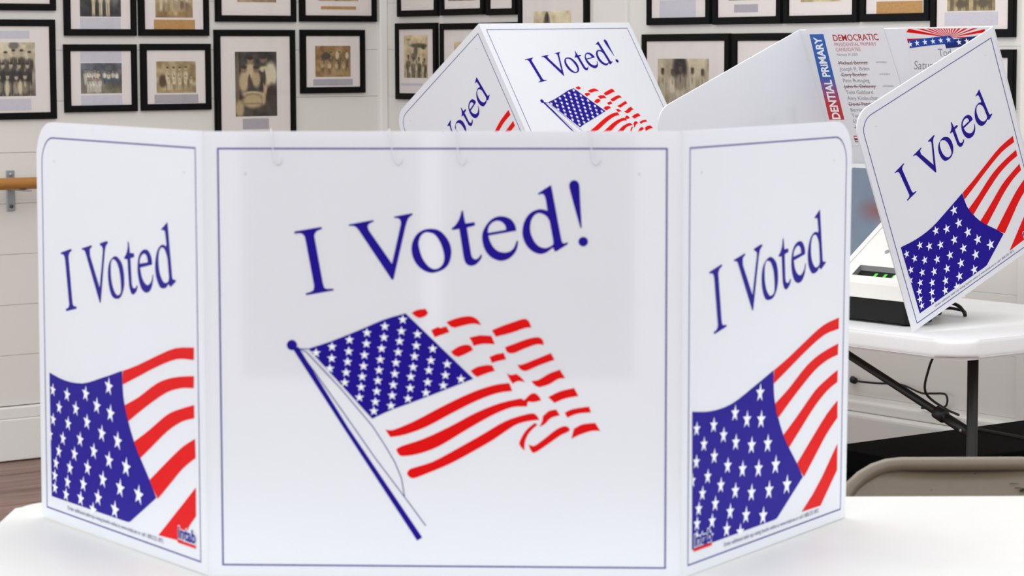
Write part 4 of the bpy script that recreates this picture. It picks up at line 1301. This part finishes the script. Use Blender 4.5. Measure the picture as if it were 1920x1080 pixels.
PH = {
    'A1': (((150, 140, 120), (120, 110, 90)), rowf(3, .25, .75, .2, .8, .2, D_, W_)),
    'A2': (((206, 192, 162), (120, 110, 96)), [('e', .48, .06, .13, .07, G_)] + rowf(5, .08, .86, .15, .62, .2, D_, W_, None, .02, 2)
           + rowf(5, .0, .80, .38, .6, .19, K_, W_, None, .02, 3) + rowf(4, .1, .74, .60, .6, .2, (150, 140, 120), W_, D_, .02, 4) + [('e', .3, .86, .05, .16, W_), ('e', .62, .84, .05, .14, W_)]),
    'A3': (((60, 60, 62), (44, 44, 46)), rowf(3, .33, .68, .1, .88, .15, W_, W_, W_, .03, 5) + [('e', .85, .3, .12, .4, G_)]),
    'A4': (((186, 172, 140), (150, 120, 78)), rowf(6, .15, .85, .2, .6, .14, W_, W_, None, .03, 6)),
    'A5': (((86, 94, 104), (120, 110, 90)), rowf(5, .12, .42, .22, .5, .12, (222, 214, 196), (196, 160, 140), None, .03, 7)
           + rowf(4, .58, .88, .24, .44, .11, (226, 218, 204), (190, 150, 130), (70, 84, 100), .02, 8)
           + rowf(5, .18, .46, .48, .5, .11, (220, 214, 198), (190, 156, 136), (210, 206, 190), .02, 9)),
    'A6': (((158, 138, 100), (166, 146, 104)), [('e', .16, .62, .1, .2, (84, 66, 48))] + rowf(4, .28, .74, .18, .7, .14, W_, (214, 196, 160), None, .03, 10)
           + rowf(5, .3, .88, .45, .45, .11, (210, 196, 160), (216, 200, 166), None, .03, 11)),
    'A7': (((176, 160, 128), (150, 128, 96)), rowf(4, .2, .8, .2, .7, .17, D_, W_)),
    'A8': (((168, 150, 116), (176, 150, 108)), rowf(5, .15, .85, .25, .6, .15, M_, W_)),
    'A9': (((40, 36, 32), (66, 56, 46)), [('e', .05, .5, .05, .5, (110, 96, 76)), ('e', .10, .88, .10, .13, (176, 156, 118)), ('e', .20, .46, .11, .17, (186, 166, 128)),
           ('e', .36, .30, .12, .13, (196, 176, 138)), ('e', .50, .42, .10, .13, (180, 158, 120)), ('e', .34, .45, .035, .10, (70, 58, 46)),
           ('e', .36, .13, .075, .06, (150, 124, 92)), ('e', .36, .095, .075, .035, (46, 38, 32)), ('e', .21, .27, .07, .055, (136, 110, 82)), ('e', .21, .235, .07, .03, (46, 38, 32)),
           ('e', .50, .275, .07, .055, (130, 104, 78)), ('e', .50, .24, .07, .03, (46, 38, 32)),
           ('e', .85, .36, .16, .2, (212, 200, 172)), ('e', .68, .27, .10, .045, (206, 192, 160)), ('e', .72, .52, .05, .15, (188, 164, 128)), ('e', .68, .72, .045, .10, (184, 160, 122)),
           ('e', .68, .115, .095, .065, (124, 98, 72)), ('e', .66, .075, .10, .04, (40, 34, 30)), ('e', .70, .40, .03, .12, (52, 44, 38)),
           ('e', .88, .70, .12, .2, (58, 48, 40)), ('e', .42, .66, .25, .05, (202, 186, 148)), ('e', .42, .67, .19, .03, (120, 102, 76)), ('e', .42, .76, .25, .11, (184, 164, 122)),
           ('e', .42, .80, .25, .012, (140, 120, 86))]),
    'A10': (((140, 108, 66), (148, 118, 76)), rowf(4, .22, .90, .18, .55, .14, (110, 96, 76), (190, 166, 120), None, .04, 12)
            + [('e', .62, .3, .05, .14, W_), ('e', .9, .32, .05, .1, W_), ('e', .3, .33, .13, .12, (70, 58, 44))] + rowf(4, .2, .8, .46, .42, .13, (200, 178, 134), (206, 184, 142), None, .02, 13)),
    'B1': (((170, 152, 120), (150, 130, 98)), rowf(2, .35, .65, .2, .8, .3, D_, W_)),
    'B2': (((180, 164, 132), (140, 120, 92)), rowf(3, .25, .75, .2, .8, .2, D_, W_)),
    'B3': (((170, 152, 120), (150, 130, 98)), rowf(2, .35, .65, .2, .8, .3, M_, W_)),
    'B4': (((210, 192, 150), (176, 158, 122)), [('e', .2, .1, .08, .03, (150, 140, 110)), ('e', .62, .24, .36, .05, (84, 78, 66)), ('e', .82, .27, .1, .06, (70, 66, 58)), ('e', .5, .36, .08, .14, (96, 88, 72)),
           ('e', .42, .5, .12, .09, (110, 100, 80))] + rowf(4, .18, .86, .5, .6, .22, (92, 84, 70), (120, 106, 84), None, .05, 14) + rowf(3, .25, .8, .62, .4, .12, W_, M_, None, .02, 15)),
    'B5': (((196, 176, 136), (170, 150, 110)), rowf(5, .15, .85, .25, .7, .15, D_, W_)),
    'B6': (((214, 198, 164), (206, 190, 150)), [('e', .36, .26, .09, .2, (104, 94, 78)), ('e', .36, .12, .05, .1, (70, 64, 54)), ('e', .3, .9, .16, .12, (60, 54, 46)), ('e', .75, .92, .1, .1, (60, 54, 46)), ('e', .75, .5, .12, .5, (222, 208, 176))]),
    'B7': (((170, 160, 140), (130, 120, 100)), rowf(4, .2, .8, .2, .7, .17, D_, W_)),
    'B8': (((160, 150, 132), (140, 130, 108)), rowf(3, .25, .75, .2, .7, .2, M_, W_)),
    'B9': (((176, 160, 126), (190, 172, 130)), rowf(4, .2, .8, .2, .7, .17, D_, W_)),
    'B10': (((170, 150, 118), (150, 130, 96)), rowf(5, .12, .88, .2, .7, .15, D_, W_)),
    'B11': (((150, 140, 110), (170, 150, 104)), rowf(6, .1, .9, .3, .7, .15, W_, W_, (96, 84, 62), .03, 16) + [('e', .3, .86, .12, .08, (90, 78, 56)), ('e', .75, .84, .14, .09, (92, 80, 58))]),
    'B12': (((196, 182, 154), (160, 146, 116)), [('e', .44, .2, .14, .34, (44, 40, 38))] + rowf(5, .1, .88, .2, .8, .19, (196, 184, 158), (90, 76, 62), None, .03, 17)
            + [('f', .45, .12, .9, .24, (140, 128, 108), (110, 92, 74), (196, 184, 158))]),
    'B13': (((190, 174, 140), (150, 132, 100)), rowf(5, .12, .88, .2, .75, .16, D_, W_)),
    'B14': (((190, 174, 140), (150, 132, 100)), rowf(4, .15, .85, .2, .75, .18, M_, W_)),
}
LAB = {
    'A1': 'black frame cut by the top left corner of the picture, only white mat showing',
    'A2': 'tall black frame at far left with team portrait in three rows of dark jackets',
    'A3': 'black frame at top left holding photo of three pale figures on dark ground',
    'A4': 'black frame with brown tan caption strip under a pale group, top left',
    'A5': 'black frame on left wall with bluish photo of two groups in white shirts',
    'A6': 'black frame with golden sepia group photo, right of the bluish one',
    'A7': 'black frame directly above the photo of the man and tub, mostly white mat',
    'A8': 'black frame nearest the wall corner with thin tan caption line, top row',
    'A9': 'tall black frame with dark photo of man in white shirt leaning over children and tub',
    'A10': 'small black frame beside the wall corner with brown photo of two rows of people',
    'B1': 'small black frame just right of the wall corner, top row',
    'B2': 'small black frame second right of the wall corner, top row',
    'B3': 'narrow black frame overlapped by the tall frame above the back booth, top row',
    'B4': 'upright black frame right of the wall corner with acrobat photo above a crowd',
    'B5': 'wide black frame half hidden behind the slanting left panel of the back booth',
    'B6': 'large tall black frame with pale portrait rising directly above the back booth',
    'B7': 'black frame right of the wall pilaster with grey caption block, top row',
    'B8': 'black frame with short slanting grey caption, second right of the pilaster, top row',
    'B9': 'black frame third right of the pilaster with wide white mat, top row',
    'B10': 'black frame with tan caption panel above the candidate list poster',
    'B11': 'big black frame at top right with pale group above a lavender caption',
    'B12': 'wide black frame between the two tilted booths with white robed group photo',
    'B13': 'black frame cut off by the sloping edge of the right booth, white mat only',
    'B14': 'black frame at far right peeping out behind the right booth edge',
}
FR = {
    'A1': ((1.789, 1.391, 1.569, 1.804), (0.175, 0.233, 0.825, 0.76), []),
    'A2': ((1.705, 1.396, 1.193, 1.538), (0.247, 0.229, 0.747, 0.766), [(0.279, 0.112, 0.682, 0.191), (0.279, 0.793, 0.688, 0.91)]),
    'A3': ((1.359, 1.076, 1.482, 1.738), (0.215, 0.219, 0.785, 0.737), [(0.215, 0.752, 0.778, 0.912)]),
    'A4': ((1.066, 0.779, 1.482, 1.744), (0.236, 0.255, 0.768, 0.749), [(0.213, 0.778, 0.798, 0.909)]),
    'A5': ((1.363, 1.077, 1.214, 1.452), (0.221, 0.277, 0.787, 0.727), [(0.221, 0.095, 0.787, 0.261), (0.221, 0.751, 0.787, 0.909)]),
    'A6': ((1.061, 0.774, 1.215, 1.454), (0.218, 0.265, 0.782, 0.739), [(0.187, 0.763, 0.813, 0.892)]),
    'A7': ((0.750, 0.406, 1.534, 1.847), (0.266, 0.248, 0.751, 0.77), []),
    'A8': ((0.389, 0.045, 1.536, 1.827), (0.243, 0.24, 0.757, 0.733), [(0.271, 0.801, 0.729, 0.842)]),
    'A9': ((0.757, 0.412, 1.081, 1.505), (0.248, 0.19, 0.765, 0.75), [(0.334, 0.769, 0.659, 0.861)]),
    'A10': ((0.388, 0.100, 1.268, 1.506), (0.224, 0.253, 0.772, 0.743), [(0.191, 0.776, 0.805, 0.878)]),
    'B1': ((0.099, 0.364, 1.554, 1.813), (0.184, 0.191, 0.776, 0.725), []),
    'B2': ((0.382, 0.654, 1.555, 1.803), (0.171, 0.156, 0.805, 0.786), []),
    'B3': ((0.667, 0.845, 1.552, 1.795), (0.179, 0.156, 0.804, 0.739), []),
    'B4': ((0.084, 0.356, 1.243, 1.530), (0.206, 0.16, 0.774, 0.715), [(0.129, 0.785, 0.645, 0.819)]),
    'B5': ((0.377, 0.847, 1.248, 1.526), (0.185, 0.243, 0.812, 0.743), []),
    'B6': ((0.857, 1.252, 1.229, 1.821), (0.222, 0.438, 0.759, 0.75), []),
    'B7': ((1.565, 1.883, 1.507, 1.743), (0.201, 0.22, 0.77, 0.623), [(0.201, 0.659, 0.77, 0.93)]),
    'B8': ((1.895, 2.216, 1.505, 1.732), (0.233, 0.221, 0.739, 0.664), [(0.311, 0.723, 0.661, 0.834)]),
    'B9': ((2.226, 2.551, 1.505, 1.721), (0.23, 0.226, 0.77, 0.699), []),
    'B10': ((2.561, 2.846, 1.506, 1.710), (0.218, 0.231, 0.908, 0.669), [(0.234, 0.708, 0.893, 0.908)]),
    'B11': ((2.849, 3.171, 1.456, 1.760), (0.2, 0.274, 0.771, 0.748), [(0.168, 0.758, 0.803, 0.883)]),
    'B12': ((1.540, 1.976, 1.170, 1.477), (0.183, 0.263, 0.768, 0.773), []),
    'B13': ((1.989, 2.389, 1.179, 1.476), (0.207, 0.242, 0.787, 0.719), []),
    'B14': ((2.857, 3.173, 1.182, 1.422), (0.227, 0.236, 0.779, 0.682), []),
}
CAPM = {'A4': 'caption_tan', 'A8': 'caption_tan', 'B10': 'caption_tan', 'A6': 'caption_grey', 'A10': 'caption_grey', 'A9': 'caption_grey', 'B8': 'caption_grey'}
for i, (k, ((u0, u1, z0, z1), ph, caps)) in enumerate(FR.items()):
    left = k[0] == 'A'
    w = abs(u1 - u0)
    h = z1 - z0
    pos = CORNER - DA * u0 if left else CORNER + DB * u0
    off = (NA if left else NB) * 0.001
    root = empty('framed_photograph', pos + off + Vector((0, 0, z0)), RZ_A if left else RZ_B)
    tag(root, LAB[k], 'picture frame', 'framed old photographs on the white walls')
    rw = 0.0235
    bm = bmesh.new()
    o_ = [(0, 0), (w, 0), (w, h), (0, h)]
    i_ = [(rw, rw), (w - rw, rw), (w - rw, h - rw), (rw, h - rw)]
    D0, D1 = -0.0135, 0.0
    rings = [[bm.verts.new((x, y, z)) for x, z in pts] for pts, y in ((o_, D1), (o_, D0), (i_, D0), (i_, D1))]
    for a, b in zip(rings, rings[1:] + rings[:1]):
        for j in range(4):
            bm.faces.new((a[j], a[(j + 1) % 4], b[(j + 1) % 4], b[j]))
    bmesh.ops.bevel(bm, geom=[e for e in bm.edges if abs(e.verts[0].co.y - D0) < 1e-6 and abs(e.verts[1].co.y - D0) < 1e-6],
                    offset=0.0018, segments=2, affect='EDGES')
    bm_obj('frame', bm, M['frame'], root)
    mb = box('mat_board', (rw * 0.9, -0.008, rw * 0.9), (w - rw * 0.9, -0.001, h - rw * 0.9), M['mat_board'], root)
    gw = 56
    pw, phh = (ph[2] - ph[0]) * w, (ph[3] - ph[1]) * h
    gh = max(20, int(gw * phh / pw))
    if gh > 84:
        gw, gh = int(gw * 84 / gh), 84
    img = paint(gw, gh, PH[k][0], PH[k][1], 100 + i)
    photo_mesh('photograph', ph[0] * w, h * (1 - ph[3]), ph[2] * w, h * (1 - ph[1]), -0.0084, img, root)
    for c in caps:
        box('caption', (c[0] * w, -0.0086, h * (1 - c[3])), (c[2] * w, -0.0078, h * (1 - c[1])), M[CAPM.get(k, 'caption')], root)
    gm = bpy.data.meshes.new('glass_pane')
    a_ = rw * 0.95
    gm.from_pydata([(a_, -0.0098, a_), (w - a_, -0.0098, a_), (w - a_, -0.0098, h - a_), (a_, -0.0098, h - a_)], [], [(0, 1, 2, 3)])
    link_mesh('glass_pane', gm, M['glass'], root)
